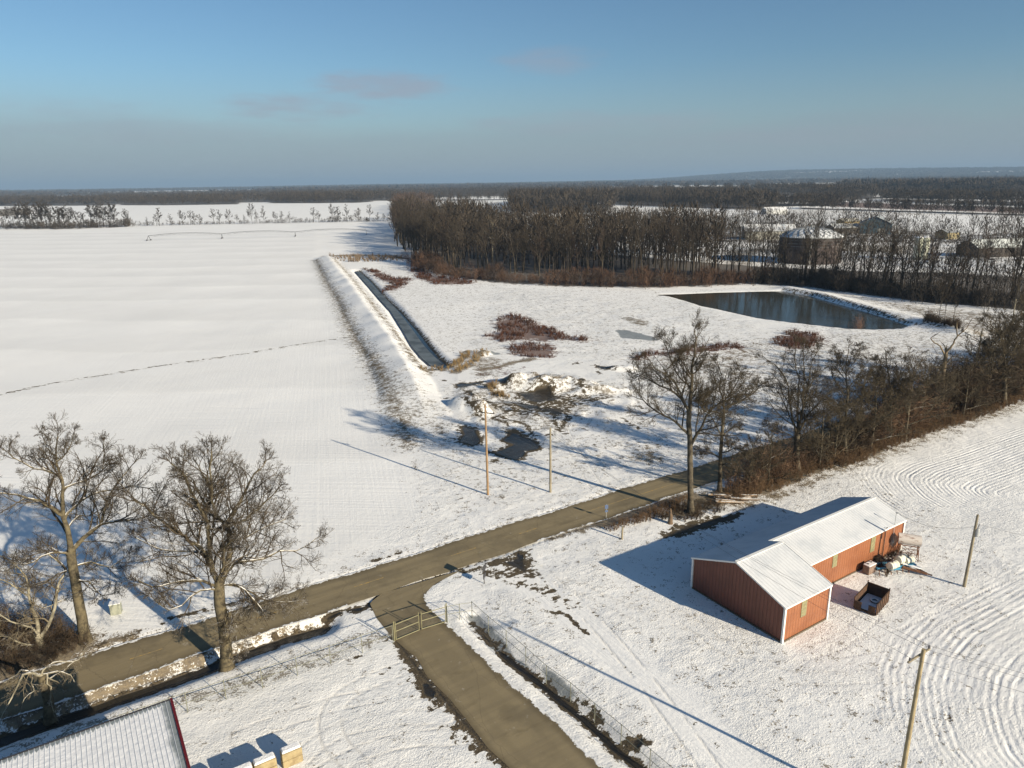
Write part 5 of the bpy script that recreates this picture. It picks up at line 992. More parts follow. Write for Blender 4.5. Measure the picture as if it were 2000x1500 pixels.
# ------------------------------------------------------------------ things beside the shed
snow_m = simple('snow_cap', (.80, .80, .80), .9, var=.04)
rustm = simple('rusty_steel', (.22, .10, .05), .85, c2=(.10, .055, .035), vscale=2.5)
tankm, t, bb = nt('stained_tank'); n = N(t); o_ = n.coord(); t.links.new(n.mix(n.ss(n.noise(n.mapv(o_, (1, 3, 3)), 1.2, 5, .7), .52, .66), (.62, .56, .50), (.22, .11, .07)), bb.inputs['Base Color']); bb.inputs['Roughness'].default_value = .6
def at_u(i, j): return Vector((SX, SY, 0))+U*i+Vv_*j
def lathe_x(b, L_, r, k=20, dome=.12):
    prof = [(-L_/2-dome, 0), (-L_/2-dome*.8, r*.55), (-L_/2-dome*.3, r*.88), (-L_/2, r), (L_/2, r), (L_/2+dome*.3, r*.88), (L_/2+dome*.8, r*.55), (L_/2+dome, 0)]
    v = [(x, math.cos(6.28318*j/k)*q, math.sin(6.28318*j/k)*q) for x, q in prof for j in range(k)]; f = [(i*k+j, i*k+(j+1) % k, (i+1)*k+(j+1) % k, (i+1)*k+j) for i in range(len(prof)-1) for j in range(k)]; b.add(v, f)
base = G3(1771, 1090); hd = math.radians(-22); ta = empty('fuel_tank', base, hd, 'rusty white cylinder tank raised on a lattice stand at the shed corner', 'tank')
b = MB(); lathe_x(b, 2.3, .62, 28, .04); o = b.build('tank_body', tankm, ta, smooth=False); o.location = (0, 0, 2.35)
b = MB()
for x in (-.95, .95):
    for y in (-.45, .45): b.bar((x*1.12, y*1.2, -.1), (x, y, 1.8), .07)
    b.bar((x, -.5, 1.76), (x, .5, 1.76), .08); b.bar((x*1.1, -.5, .2), (x, .45, 1.6), .04); b.bar((x*1.1, .5, .2), (x, -.45, 1.6), .04)
for y in (-.45, .45):
    b.bar((-1.05, y, 1.76), (1.05, y, 1.76), .08); b.bar((-1.05, y*1.1, .15), (.95, y, 1.65), .04); b.bar((1.05, y*1.1, .15), (-.95, y, 1.65), .04); b.bar((-1.0, y*1.1, .9), (1.0, y*1.1, .9), .04)
b.build('stand', rustm, ta); b = MB(); b.tube([(1.05, 0, 1.8), (1.05, 0, .9), (.9, -.2, .5)], .03); b.build('hose', dkm, ta)
# cabinet
q = G3(1697, 1118); cb = empty('steel_cabinet', q, SA, 'grey-brown steel box with snow on top against the shed wall', 'cabinet')
b = MB(); b.box((0, 0, .52), (1.35, .75, 1.0)); b.build('body', simple('brown_steel', (.24, .17, .13), .7, c2=(.15, .10, .08)), cb, bevel=.04); b = MB(); b.box((0, 0, 1.06), (1.33, .74, .09)); b.build('snow_cover', snow_m, cb, bevel=.03); b = MB(); b.box((-.3, .05, 1.14), (.18, .16, .08)); b.box((.35, .1, 1.14), (.18, .14, .08)); b.build('cap', dkm, cb)
# white drums on the wreck of a trailer
plast = simple('white_plastic', (.68, .66, .56), .5, c2=(.58, .55, .42), vscale=1.5)
tq = G3(1748, 1119); tr_o = empty('implement', tq, math.radians(8), 'snow-dusted farm implement with blue frame and dark drawbar beside the shed', 'implement')
blue = simple('faded_blue_steel', (.06, .27, .42), .6, c2=(.05, .15, .24), vscale=2)
b = MB(); b.box((0, .2, .62), (4.2, .16, .16)); b.box((0, 1.2, .62), (4.2, .16, .16))
for x in (-2, -.8, .6, 2): b.box((x, .7, .62), (.14, 1.1, .14))
b.box((1.9, .1, .75), (.9, .5, .3)); b.box((-.3, -.2, .7), (1.2, .35, .22)); b.build('frame', blue, tr_o, bevel=.015)
b = MB(); b.bar((.9, .1, .6), (2.9, -1.2, .30), .22); b.bar((1.9, .9, .6), (2.9, -1.2, .30), .16); b.bar((2.7, -1.0, .3), (3.3, -1.5, .25), .12); b.build('drawbar', rustm, tr_o)
for x in (-1.9, -1.2, -.5, .2, .9, 1.6): b = MB(); b.bar((x, .15, .6), (x-.15, -.3, .03), .07); b.build('tine', rustm, tr_o); b = MB(); b.bar((x+.3, 1.2, .6), (x+.1, .7, .03), .07); b.build('tine', rustm, tr_o)
b = MB(); b.prism([(.9, .25, .86), (1.7, .75, .86), (2.6, -.65, .70), (2.2, -.8, .70)], (0, 0, .06)); b.box((-.2, .3, .76), (1.5, .5, .1)); b.build('snow_cover', snow_m, tr_o, bevel=.02)
for x in (-1.5, 1.5):
    b = MB(); b.tube([(x-.1, 1.55, .38), (x+.1, 1.55, .38)], .38, 16); w = b.build('wheel', dkm, tr_o, bevel=.03); b = MB(); b.tube([(x-.12, 1.55, .38), (x+.12, 1.55, .38)], .17, 12); b.build('rim', rustm, w)
for i_, (px, py, an, lb, r_, l_) in enumerate(((1743, 1110, 28, 'nearest white plastic drum, lying on the implement', .42, 1.15), (1759, 1099, 28, 'largest cream drum in the middle of the pile by the shed', .48, 1.2), (1774, 1099, 22, 'white plastic drum farthest right in the pile by the shed', .38, 1.05))):
    p = G3(px, py, .75); d = empty('drum', p, math.radians(an), lb, 'drum', 'white drums on the implement'); b = MB(); lathe_x(b, l_, r_, 24, .07); o = b.build('drum_body', plast, d, smooth=False); o.location = (0, 0, r_*.95); b = MB(); b.tube([(-.15, 0, r_*1.9), (-.15, 0, r_*2.08)], .09, 12); b.build('cap', dkm, d)
    b = MB(); [b.tube([(x, math.cos(a)*(r_+.005), r_*.95+math.sin(a)*(r_+.005)) for a in np.linspace(0, 6.2832, 25)], .018, 4, False) for x in (-l_*.25, l_*.25)]; b.build('strap', gal, d)
pp = np.array([G(x, y) for x, y in ((1722, 1108), (1730, 1100), (1738, 1095), (1715, 1104), (1745, 1088), (1760, 1085), (1770, 1082), (1780, 1090), (1728, 1116), (1752, 1092), (1765, 1095), (1725, 1111))]*3)+rg_.normal(size=(36, 2))*.45
o = brush('weeds', pp, (.5, 1.3), thicket_m, 22, 95, .8, .012); tag(o, 'dry weeds round the tank stand and the junk by the shed', 'weeds', kind='stuff')
b = MB()
for k in range(26):
    p = G3(1718+random.random()*40, 1098+random.random()*16); a_ = random.random()*3.1; l_ = random.uniform(.5, 1.9); z = .05+random.random()*.35; b.bar((p.x, p.y, z), (p.x+math.cos(a_)*l_, p.y+math.sin(a_)*l_, z+random.uniform(-.1, .25)), random.uniform(.05, .16), .05)
o = b.build('scrap_heap', simple('dark_scrap', (.09, .075, .075), .8, c2=(.2, .16, .14), vscale=3)); tag(o, 'heap of dark scrap lying between the cabinet and the drums', 'scrap heap')
# open wooden dump box
cs = [G3(1668, 1189), G3(1711, 1205), G3(1733, 1176), G3(1691, 1160)]; ctr = sum(cs, Vector())/4; ax = (cs[1]-cs[0]+cs[2]-cs[3]); wdt = ax.length/2; ay = (cs[3]-cs[0]+cs[2]-cs[1]); dpt = ay.length/2; an = math.atan2(ax.y, ax.x)
db = empty('dump_box', (ctr.x, ctr.y, 0), an, 'open rusty-brown steel truck box with snow and a tyre inside, beside the shed', 'dump box'); H_ = 1.15
sk = simple('brown_planks', (.11, .06, .034), .85, c2=(.055, .034, .024), vscale=1.5, bump=.01)
for nm, c_, d_ in (('side_panel', (-wdt/2, 0, H_/2+.12), (.08, dpt, H_)), ('side_panel', (wdt/2, 0, H_/2+.12), (.08, dpt, H_)), ('end_panel', (0, dpt/2, H_/2+.2), (wdt-.1, .08, H_+.15)), ('tailgate', (-wdt*.32, -dpt/2, H_*.42), (wdt*.3, .08, H_*.75)), ('tailgate', (wdt*.30, -dpt/2, H_*.42), (wdt*.3, .08, H_*.75))):
    b = MB(); b.box(c_, d_); vert = d_[0] < d_[1]; L_ = d_[1] if vert else d_[0]
    for k in range(max(2, int(L_/.55))):
        o2 = -L_/2+L_*(k+.5)/max(2, int(L_/.55)); s_ = .06*(1 if (c_[0] > 0 or c_[1] > 0) else -1); b.box((c_[0]+(s_ if vert else o2), c_[1]+(o2 if vert else s_), c_[2]), (.06, .09, d_[2]) if vert else (.09, .06, d_[2]))
    b.box((c_[0], c_[1], c_[2]+d_[2]/2+.03), (d_[0]+.03, d_[1]+.03, .06)); b.build(nm, sk, db)
b = MB(); b.box((0, 0, .12), (wdt-.1, dpt-.1, .12)); b.build('floor', sk, db); b = MB(); b.box((0, .1, .21), (wdt-.2, dpt-.35, .06)); b.build('snow_cover', snow_m, db, bevel=.02)
for sx_ in (-1, 1):
    b = MB(); b.bar((sx_*wdt/2, dpt/2, .1), (sx_*wdt/2, dpt/2, H_+.5), .09); b.build('post', sk, db)
ty = empty('tyre', (ctr.x+math.cos(an)*.15-math.sin(an)*.55, ctr.y+math.sin(an)*.15+math.cos(an)*.55, .25), 0, 'snowy tyre lying in the open dump box', 'tyre')
b = MB(); k = 24; v = []; 
for i_ in range(k):
    a = 6.28318*i_/k
    for j_ in range(8): q = 6.28318*j_/8; r_ = .34+.11*math.cos(q); v.append((r_*math.cos(a), r_*math.sin(a), .1+.1*math.sin(q)))
b.add(v, [(i_*8+j_, ((i_+1) % k)*8+j_, ((i_+1) % k)*8+(j_+1) % 8, i_*8+(j_+1) % 8) for i_ in range(k) for j_ in range(8)]); b.build('tread', snowy('snowy_rubber', (.04, .04, .04), (.03, .03, .03), .5, .8), ty, smooth=True)
# ------------------------------------------------------------------ big roof at the near left
ea = RA; p0 = Vector((*G(332, 1370, 8.0), 8.0)); e1 = Vector((-RU[0], -RU[1], 0)); e2 = Vector((RV[0], RV[1], 0))*-1      # far eave runs along e1, roof rises along e2
rf = empty('warehouse', (p0.x, p0.y, 0), math.atan2(RU[1], RU[0]), 'big building with snow-covered ribbed roof and dark red edge at the near left', 'warehouse')
LX, LYd, rise = 60.0, 26.0, .5
b = MB(); hx = 8.0
slab(b, [(-LX, -LYd, hx+rise), (0, -LYd, hx+rise), (0, 0, hx), (-LX, 0, hx)], .08)
rsn, t, bb = nt('roof_with_snow'); n = N(t); o_ = n.coord(); xyz = n.sep(o_); nn = n.noise(n.mapv(o_, (1.2, .5, 1)), 1.6, 4, .65)
ridge_d = n.math('PINGPONG', xyz[0], .14)        # distance from the nearest rib
ke = n.ss(n.add(n.mul(xyz[1], -1.0), n.add(n.mul(n.sub(nn, .5), .5), n.mul(ridge_d, -2.2))), .0, .22)      # bare along the eave, most in the lee of the ribs
kg = n.ss(n.add(n.mul(xyz[0], -1.0), n.mul(n.sub(n.noise(o_, .9, 4), .5), .9)), .30, .75)
seam = n.ss(n.math('PINGPONG', n.add(xyz[1], n.mul(n.math('FLOOR', n.mul(xyz[0], 1/.28)), .05)), .31), .02, .0)
cc = n.mix(n.mul(ke, kg), (.23, .26, .27), (.82, .82, .82)); cc = n.mix(n.mul(seam, .3), cc, (.40, .42, .44)); t.links.new(cc, bb.inputs['Base Color']); t.links.new(n.bump(n.noise(o_, 1.8, 4), .06), bb.inputs['Normal'])
b.build('roof', rsn, rf)
b = MB(); sl = rise/LYd
for k in range(1, 130):
    x = -k*.28; b.bar((x, .02, hx+.09), (x, -LYd, hx+rise+.09), .03, .035)
b.build('roof_rib', simple('snowy_rib', (.66, .68, .70), .7, var=.1), rf)
b = MB(); b.prism([(.02, .12, hx-.28), (.02, -LYd, hx+rise-.28), (.02, -LYd, hx+rise+.16), (.02, .12, hx+.16)], (.16, 0, 0)); b.build('edge_trim', simple('dark_red_trim', (.14, .012, .016), .5, var=.1), rf)
b = MB(); b.box((-LX/2, .10, hx+.0), (LX, .14, .20)); b.build('gutter', simple('dark_gutter', (.05, .05, .055), .6), rf)
wl = metal('grey_wall', (.45, .46, .45), (.4, .4, .4), 1.6, 'X')
b = MB(); b.box((-LX/2-.1, -.55, (hx-.1)/2), (LX-.6, .15, hx-.1)); b.prism([(-.45, -.63, -.1), (-.45, -LYd, -.1), (-.45, -LYd, hx+rise-.1), (-.45, -.63, hx-.02)], (.15, 0, 0)); b.build('wall', wl, rf)
# ------------------------------------------------------------------ concrete blocks beside it
blk_m, t, bb = nt('cast_concrete'); n = N(t); p_ = n.geo(); c_ = n.mix(n.ss(n.noise(p_, 1.2, 5, .7), .4, .65), (.34, .27, .145), (.24, .18, .095)); t.links.new(c_, bb.inputs['Base Color']); t.links.new(n.bump(n.noise(p_, 8, 4), .012), bb.inputs['Normal'])
snow_l, t, bb = nt('lumpy_snow_cap'); n = N(t); bb.inputs['Base Color'].default_value = (.8, .8, .8, 1); t.links.new(n.bump(n.noise(n.geo(), 6, 3), .05), bb.inputs['Normal'])
br_ = G3(571, 1489); BU = Vector((RU[0], RU[1], 0)); BV = Vector((RV[0], RV[1], 0)); posn = ['rightmost stack', 'second stack from the right', 'third stack from the right', 'fourth stack from the right', 'stack nearest the red roof edge']
offs = [0, -1.95, -3.6, -5.5, -7.3]; heights = [2, 2, 2, 2, 2]
for i_, of in enumerate(offs):
    for lv in range(heights[i_]):
        low = i_ >= 3; c_ = br_+BU*of+BV*(random.uniform(-.04, .04)+(.25 if low else 0)); l_ = 1.6 if i_ else 1.5
        bk = empty('concrete_block', (c_.x, c_.y, lv*.66-(.12 if low else 0)), RA+random.uniform(-.02, .02), f'{"upper snow-capped" if lv else "lower"} cream concrete block in the {posn[i_]} of the row', 'block', 'concrete blocks stacked in a row in the yard')
        b = MB(); b.box((0, 0, .31), (l_, .72, .62)); b.build('block_body', blk_m, bk, bevel=.07)
        if lv:
            b = MB(); b.box((0, .05, .70), (l_*.97, .62, .18), taper=.86); b.build('snow_cover', snow_l, bk, bevel=.05)
# ------------------------------------------------------------------ utility poles
pole_o = simple('fresh_pole_wood', (.31, .205, .11), .85, c2=(.23, .15, .085), vscale=1.2); pole_g = simple('weathered_pole_wood', (.30, .26, .18), .9, c2=(.20, .17, .12), vscale=1.2); pole_t = simple('tan_pole_wood', (.36, .29, .17), .9, c2=(.25, .20, .12), vscale=1.2)
ins_m = simple('insulator', (.10, .10, .11), .3)
def pole(pos, h, mat, label, top_px=None, lean=(0, 0)):
    o = empty('utility_pole', pos, 0, label, 'utility pole'); b = MB(); b.tube([(0, 0, -.3), (lean[0]*.5, lean[1]*.5, h*.5), (lean[0], lean[1], h)], [.17, .15, .115], 12); b.build('shaft', mat, o, smooth=False); return o
def arm(o, z, L_, az, mat, lean=(0, 0), pins=(-.95, .0, .95), brace=True):
    d = Vector((math.cos(az), math.sin(az), 0)); c = Vector((lean[0]*z/13, lean[1]*z/13, z)); s = Vector((-d.y, d.x, 0))*.17; b = MB(); b.bar(c+s-d*L_/2, c+s+d*L_/2, .10, .12); x = b.build('crossarm', mat, o)
    out = []
    if brace:
        b = MB(); b.bar(c+s-d*L_*.3, c-Vector((0, 0, .6)), .03); b.bar(c+s+d*L_*.3, c-Vector((0, 0, .6)), .03); b.build('brace', gal, o)
    for k in pins:
        q = c+s+d*(L_/2*k); b = MB(); b.tube([q, q+Vector((0, 0, .12)), q+Vector((0, 0, .26))], [.03, .075, .05], 8); b.build('insulator', ins_m, o); out.append(Vector(o.location)+q+Vector((0, 0, .26)))
    return out
PA = GZ(953, 966); PB = GZ(1075, 961); PC = GZ(1883, 1146); PD = Vector((25.6, 38.3, 0))
a = pole(PA, 13.2, pole_o, 'orange-brown new utility pole with dark crossarm on the snowy corner', lean=(-.05, 0)); wa = arm(a, 12.0, 2.4, math.radians(-24), simple('dark_arm', (.09, .075, .06), .8), pins=(-.9, .0, .9))
bp = pole(PB, 9.6, pole_g, 'shorter grey utility pole right of the orange one on the snowy corner'); b = MB(); b.box((-.2, 0, 8.2), (.5, .06, .06)); b.tube([(.2, 0, 8.5), (.2, 0, 8.7)], .06, 8); b.build('bracket', dkm, bp)
cp = pole(PC, 8.3, pole_g, 'utility pole with a transformer can in the field right of the shed', lean=(.15, .1)); b = MB(); b.tube([(.34, 0, 5.9), (.34, 0, 6.7), (.34, 0, 6.78)], [.22, .22, .14], 16); b.build('transformer', gal, cp); b = MB(); b.bar((.36, .05, 6.78), (.45, .05, 7.2), .05); b.bar((.1, 0, 6.3), (.34, 0, 6.3), .06); b.build('bushing', dkm, cp)
dp = pole(PD, 13.3, pole_t, 'tall tan utility pole at the lower right with a three-pin crossarm', lean=(.05, 0)); A1 = G(1749, 1268, 12.75); A2 = G(1790, 1243, 12.75); az = math.atan2(A2[1]-A1[1], A2[0]-A1[0]); wd = arm(dp, 12.75, 2.5, az, pole_g, pins=(-.85, .45, .92))
q = GZ(1970, 665); pe = pole(q, 11, pole_g, 'small distant utility pole with crossarm behind the trees at the right edge'); we = arm(pe, 10.3, 2.2, 0, dkm)
q = GZ(1903, 735); pf = pole(q, 10.5, pole_g, 'distant bare utility pole standing in the thicket right of the dead tree')
wire_m = simple('wire', (.10, .095, .09), .5)
def wire(a_, b_, sag, lab, r_=.011, grp=None):
    pts = [Vector(a_).lerp(Vector(b_), t)-Vector((0, 0, sag*4*t*(1-t))) for t in np.linspace(0, 1, 30)]; m_ = MB(); m_.tube(pts, r_, 4); o = m_.build('overhead_wire', wire_m); return tag(o, lab, 'wire', grp)
off = Vector((46.5, 7, 9.5)); names = ['left', 'middle', 'right']
for i_ in range(3):
    wire(wd[i_], PB+Vector((.1*i_, 0, 9.4-.45*i_)), 1.2, f'{names[i_]} of the three wires running from the near tan pole over the shed', grp='wires over the shed')
    wire(wd[i_], wd[i_]+Vector((26, -14, -.2)), .5, f'{names[i_]} of the three wires leaving the near tan pole to the lower right', grp='wires to the lower right')
wire(PC+Vector((.1, .1, 7.0)), MAST, .9, 'service wire sagging from the transformer pole to the shed mast'); wire(PC+Vector((.1, .1, 7.3)), PC+Vector((30, -16, 6.8)), .8, 'wire leaving the transformer pole to the right')
# ------------------------------------------------------------------ fences and gate
fpost = simple('galvanised_post', (.24, .24, .18), .6, metal=.2, var=.2); chain_m = simple('chain_wire', (.17, .175, .15), .6, metal=.3)
def chain_fence(name, pts, H_, step, label, dens=.26, mid=True, ends=(0, 0)):
    o = empty(name, (0, 0, 0), 0, label, 'fence'); L_ = np.concatenate([[0], np.cumsum(np.hypot(*np.diff(pts, axis=0).T))]); n_ = max(2, int(round(L_[-1]/step))); S = np.linspace(0, L_[-1], n_+1)
    at_ = lambda s: np.array([np.interp(s, L_, pts[:, 0]), np.interp(s, L_, pts[:, 1])])
    zs = {}
    def z_(s):
        k = round(s, 1)
        if k not in zs: q = at_(k); zs[k] = gz(*q)
        return zs[k]
    for s in S: q = at_(s); z0 = z_(s); b = MB(); b.tube([(q[0], q[1], z0-.2), (q[0], q[1], z0+H_+.05)], .035, 6); b.build('post', fpost, o)
    b = MB()
    for h_ in ((H_, H_*.5) if mid else (H_,)):
        b.tube([(*at_(s), z_(s)+h_) for s in S], .024, 5)
    b.build('rail', fpost, o); b = MB(); ns = int(L_[-1]/dens)
    V_ = []; F_ = []; w = .0035
    ss_ = np.arange(0, L_[-1], dens); hh_ = H_/2
    for s in ss_:
        for sgn in (1, -1):
            s2 = s+sgn*H_
            a0, a1 = s, s2; h0, h1 = 0.0, H_
            if s2 > L_[-1]: f_ = (L_[-1]-s)/(s2-s); a1 = L_[-1]; h1 = H_*f_
            if s2 < 0: f_ = s/(s-s2); a1 = 0; h1 = H_*f_
            p_, q_ = at_(a0), at_(a1); zp, zq = z_(a0), z_(a1); k0 = len(V_); V_ += [(p_[0], p_[1], zp+h0-w), (p_[0], p_[1], zp+h0+w*2), (q_[0], q_[1], zq+h1+w*2), (q_[0], q_[1], zq+h1-w)]; F_.append((k0, k0+1, k0+2, k0+3))
    mesh_np('mesh', V_, F_, chain_m, o); return o
f1 = GP([(768, 1256), (700, 1278), (605, 1311), (546, 1332), (485, 1351), (418, 1374), (350, 1397), (250, 1432), (120, 1478)])
chain_fence('chain_link_fence', f1, 1.9, 3.1, 'chain-link fence running left from the gate towards the big snowy roof')
f2 = GP([(922, 1200), (949, 1224), (980, 1251), (1013, 1279), (1046, 1307), (1084, 1341), (1122, 1366), (1163, 1403), (1208, 1441), (1257, 1482), (1330, 1545)])
chain_fence('chain_link_fence', f2, 1.9, 3.0, 'chain-link fence along the ditch right of the driveway')
f3 = GP([(874, 1216), (922, 1200)]); chain_fence('chain_link_fence', f3, 1.8, 2.6, 'short chain-link panel between the gate and the corner post', mid=True)
gm_ = simple('gate_pipe', (.27, .25, .14), .6, metal=.1, var=.2)
gl_, gc, gr = G3(771, 1252), G3(821, 1231), G3(873, 1215)
gp = empty('driveway_gate', gc, 0, 'closed two-leaf pipe gate across the driveway', 'gate')
for p in (gl_, gr): b = MB(); b.tube([p-gc-Vector((0, 0, .2)), p-gc+Vector((0, 0, 2.15))], .055, 8); b.build('post', gm_, gp)
for a_, c_ in ((gl_, gc), (gc, gr)):
    d = (c_-a_).normalized(); p = a_+d*.16-gc; q = c_-d*.12-gc; b = MB()
    for z in (.1, 1.0, 1.75): b.tube([p+Vector((0, 0, z)), q+Vector((0, 0, z))], .035, 6)
    for w in (p, q): b.tube([w+Vector((0, 0, .08)), w+Vector((0, 0, 2.05))], .04, 6)
    lf = b.build('leaf', gm_, gp); L_ = (q-p).length; V_ = []; F_ = []
    for s in np.arange(0, L_, .17):
        for sg in (1, -1):
            s2 = s+sg*1.65; h1 = 1.65
            if s2 > L_: h1 = L_-s; s2 = L_
            if s2 < 0: h1 = s; s2 = 0
            x, y = p+d*s+Vector((0, 0, .1)), p+d*s2+Vector((0, 0, .1+h1)); k0 = len(V_); V_ += [x, x+Vector((0, 0, .009)), y+Vector((0, 0, .009)), y]; F_.append((k0, k0+1, k0+2, k0+3))
    mesh_np('mesh', [tuple(v) for v in V_], F_, chain_m, lf)
# ------------------------------------------------------------------ signs, posts, boxes, logs
q = GZ(946, 1140); sg = empty('road_sign', q, 0, 'dark two-panel sign seen edge-on beside the driveway corner', 'sign'); dark_sign = simple('dark_sign', (.05, .05, .055), .6)
b = MB(); b.bar((0, 0, -.1), (0, 0, 2.3), .07); b.build('post', dkm, sg); d = Vector((.35, .94, 0)); b = MB(); b.box((.04, 0, 1.95), (.05, 1.0, .62), rz=math.radians(-18)); b.build('panel', dark_sign, sg); b = MB(); b.box((.04, 0, .98), (.05, .8, .5), rz=math.radians(-18)); b.build('panel', dark_sign, sg)
q = GZ(1184, 1012); s2 = empty('road_sign', q, math.radians(15), 'small pale blue sign on a thin post at the road edge', 'sign'); b = MB(); b.bar((0, 0, -.1), (0, 0, 2.1), .05); b.build('post', gal, s2); b = MB(); b.box((0, -.04, 1.75), (.45, .02, .55)); b.box((0, -.04, 1.15), (.4, .02, .3)); b.build('panel', simple('sign_back', (.10, .14, .24), .5), s2)
q = GZ(1215, 1053); b = MB(); b.tube([(0, 0, -.2), (0, 0, 1.0), (.02, 0, 1.7)], [.13, .12, .11], 8); o = b.build('wooden_post', pole_g); o.location = q; tag(o, 'short weathered wooden post standing in the snow near the road', 'post')
q = GZ(1309, 1022); o = empty('tree_stump', q, 0, 'splintered tree stump among the weeds left of the tallest tree', 'stump'); T = Tree(77); T.ch.append(([Vector((0, 0, -.2)), Vector((0, 0, .3)), Vector((.02, 0, 1.0)), Vector((-.05, 0, 2.1))], [.42, .30, .26, .05], 0)); [T.ch.append(([Vector((0, 0, .5)), Vector((x, y, z))], [.14, .03], 0)) for x, y, z in ((.1, .05, 1.9), (-.12, .1, 1.6), (.08, -.1, 1.5))]; T.mesh('stump_wood', (0,), simple('stump_wood', (.15, .105, .068), .9), o)
b = MB(); lgm = simple('pale_cut_wood', (.50, .38, .24), .85, c2=(.34, .25, .16), vscale=2)
logs = []
for k in range(15):
    px, py = 1405+random.random()*70, 972+random.random()*16; p = GZ(px, py); a_ = math.radians(random.uniform(-25, 15)); l_ = random.uniform(1.4, 4.2); r_ = random.uniform(.06, .19)
    m_ = MB(); z = r_+random.random()*.4; m_.tube([(-l_/2*math.cos(a_), -l_/2*math.sin(a_), z), (0, 0, z+.05), (l_/2*math.cos(a_), l_/2*math.sin(a_), z+random.uniform(-.05, .3))], [r_, r_*.9, r_*.75], 8); o = m_.build('log', snowy('log_bark', (.42, .30, .19), (.20, .14, .09), .6, .5) if k == 0 else bpy.data.materials['log_bark']); o.location = p; tag(o, 'snow-dusted cut log or limb lying in the brush pile right of the tallest tree', 'log', 'cut logs in the brush pile')
q = GZ(228, 1197); bx = empty('utility_cabinet', q, RA-.25, 'small pale green utility cabinet on the verge between the two big oaks', 'cabinet'); b = MB(); b.box((0, 0, .6), (1.0, .75, 1.2)); b.build('body', simple('pale_green', (.33, .34, .27), .6, var=.1), bx, bevel=.03); b = MB(); b.box((0, 0, 1.23), (1.06, .8, .06)); b.build('lid', snow_m, bx, bevel=.01); b = MB(); b.box((0, -.385, .6), (.9, .02, 1.05)); b.build('door', simple('pale_green_door', (.31, .32, .25), .6), bx)
# snow clods thrown on the road edge
# ------------------------------------------------------------------ centre-pivot irrigation line
pv = empty('irrigation_pivot', (0, 0, 0), 0, 'long centre-pivot irrigation line spanning the snowy field on the left', 'irrigation line'); pvm = simple('pivot_steel', (.09, .095, .10), .6)
tw = [G3(x, y) for x, y in ((60, 470), (291, 470), (434, 466), (577, 462), (716, 458))]
for i_, p in enumerate(tw[1:]):
    dirn = (tw[i_+1]-tw[i_]).normalized(); s = Vector((-dirn.y, dirn.x, 0)); b = MB(); top = p+Vector((0, 0, 3.9))
    for sg_ in (-1, 1): b.bar(p+s*sg_*2.2+Vector((0, 0, .6)), top+s*.1*sg_, .22)
    b.bar(p-s*2.4+Vector((0, 0, .6)), p+s*2.4+Vector((0, 0, .6)), .25); b.build('tower', pvm, pv)
    for sg_ in (-1, 1): b = MB(); c_ = p+s*sg_*2.4+Vector((0, 0, .6)); b.tube([c_-dirn*.2, c_+dirn*.2], .62, 12); b.build('wheel', dkm, pv)
for i_ in range(1, 4):
    a_, c_ = tw[i_]+Vector((0, 0, 3.9)), tw[i_+1]+Vector((0, 0, 3.9)); b = MB(); n_ = 12; P_ = [a_.lerp(c_, t)+Vector((0, 0, 1.6*4*t*(1-t))) for t in np.linspace(0, 1, n_+1)]; b.tube(P_, .17, 6); Q_ = [p-Vector((0, 0, 1.0 if 0 < k < n_ else .1)) for k, p in enumerate(P_)]
    b.tube(Q_, .05, 4)
    for k in range(1, n_): b.bar(P_[k], Q_[k], .10); b.bar(Q_[k], P_[k+1], .09)
    b.build('pipe_span', pvm, pv)
# ------------------------------------------------------------------ storage tank, silos, far sheds
tc = (G3(1533, 515)+G3(1645, 512))/2; R_ = (G3(1645, 512)-G3(1533, 515)).length/2; tc = tc+Vector((0, 6, 0)); st = empty('storage_tank', tc, 0, 'huge round dark storage tank with a snow-covered lattice dome behind the wood', 'storage tank')
HW = 12.6; k = 64; b = MB(); b.tube([(0, 0, -.2), (0, 0, HW)], R_, k); tmat, t, bb = nt('dark_tank_wall'); n = N(t); o_ = n.coord(); c_ = n.mix(n.ss(n.noise(n.mapv(o_, (.3, .3, .04)), 1, 4), .4, .65), (.055, .042, .04), (.085, .065, .055)); t.links.new(c_, bb.inputs['Base Color']); b.build('tank_wall', tmat, st)
b = MB(); [b.tube([(0, 0, z), (0, 0, z+.12)], R_+.07, k) for z in (11.6, 10.0, 8.6)]; b.tube([(0, 0, HW), (0, 0, HW+.4)], R_+.3, k); b.build('ring', simple('tank_ring', (.22, .23, .23), .6), st)
HD = 4.6
def dome(a_, r_): return Vector((math.cos(a_)*r_, math.sin(a_)*r_, HW+.4+HD*(1-(r_/R_)**2)**.9 if r_ < R_ else HW+.4))
rings = [0, .2, .4, .6, .8, 1.0]; b = MB(); v = [dome(6.28318*j/48, R_*q) for q in rings for j in range(48)]; b.add(v, [(i_*48+j, i_*48+(j+1) % 48, (i_+1)*48+(j+1) % 48, (i_+1)*48+j) for i_ in range(5) for j in range(48)]); b.build('dome', simple('dome_snow', (.76, .77, .78), .8, c2=(.55, .57, .58), vscale=.25), st, smooth=True)
b = MB(); rs = [.22, .42, .6, .78, .93]
for i_, q in enumerate(rs):
    m_ = 24
    for j in range(m_):
        a_ = 6.28318*j/m_; off_ = 3.14159/m_*(i_ % 2); p = dome(a_+off_, R_*q)+Vector((0, 0, .12))
        if i_+1 < len(rs):
            o2 = 3.14159/m_*((i_+1) % 2)
            for da in (-1, 1): r2 = dome(a_+off_+da*3.14159/m_, R_*rs[i_+1])+Vector((0, 0, .12)); b.bar(p, r2, .16)
b.build('dome_frame', simple('dome_frame', (.14, .15, .16), .7), st)
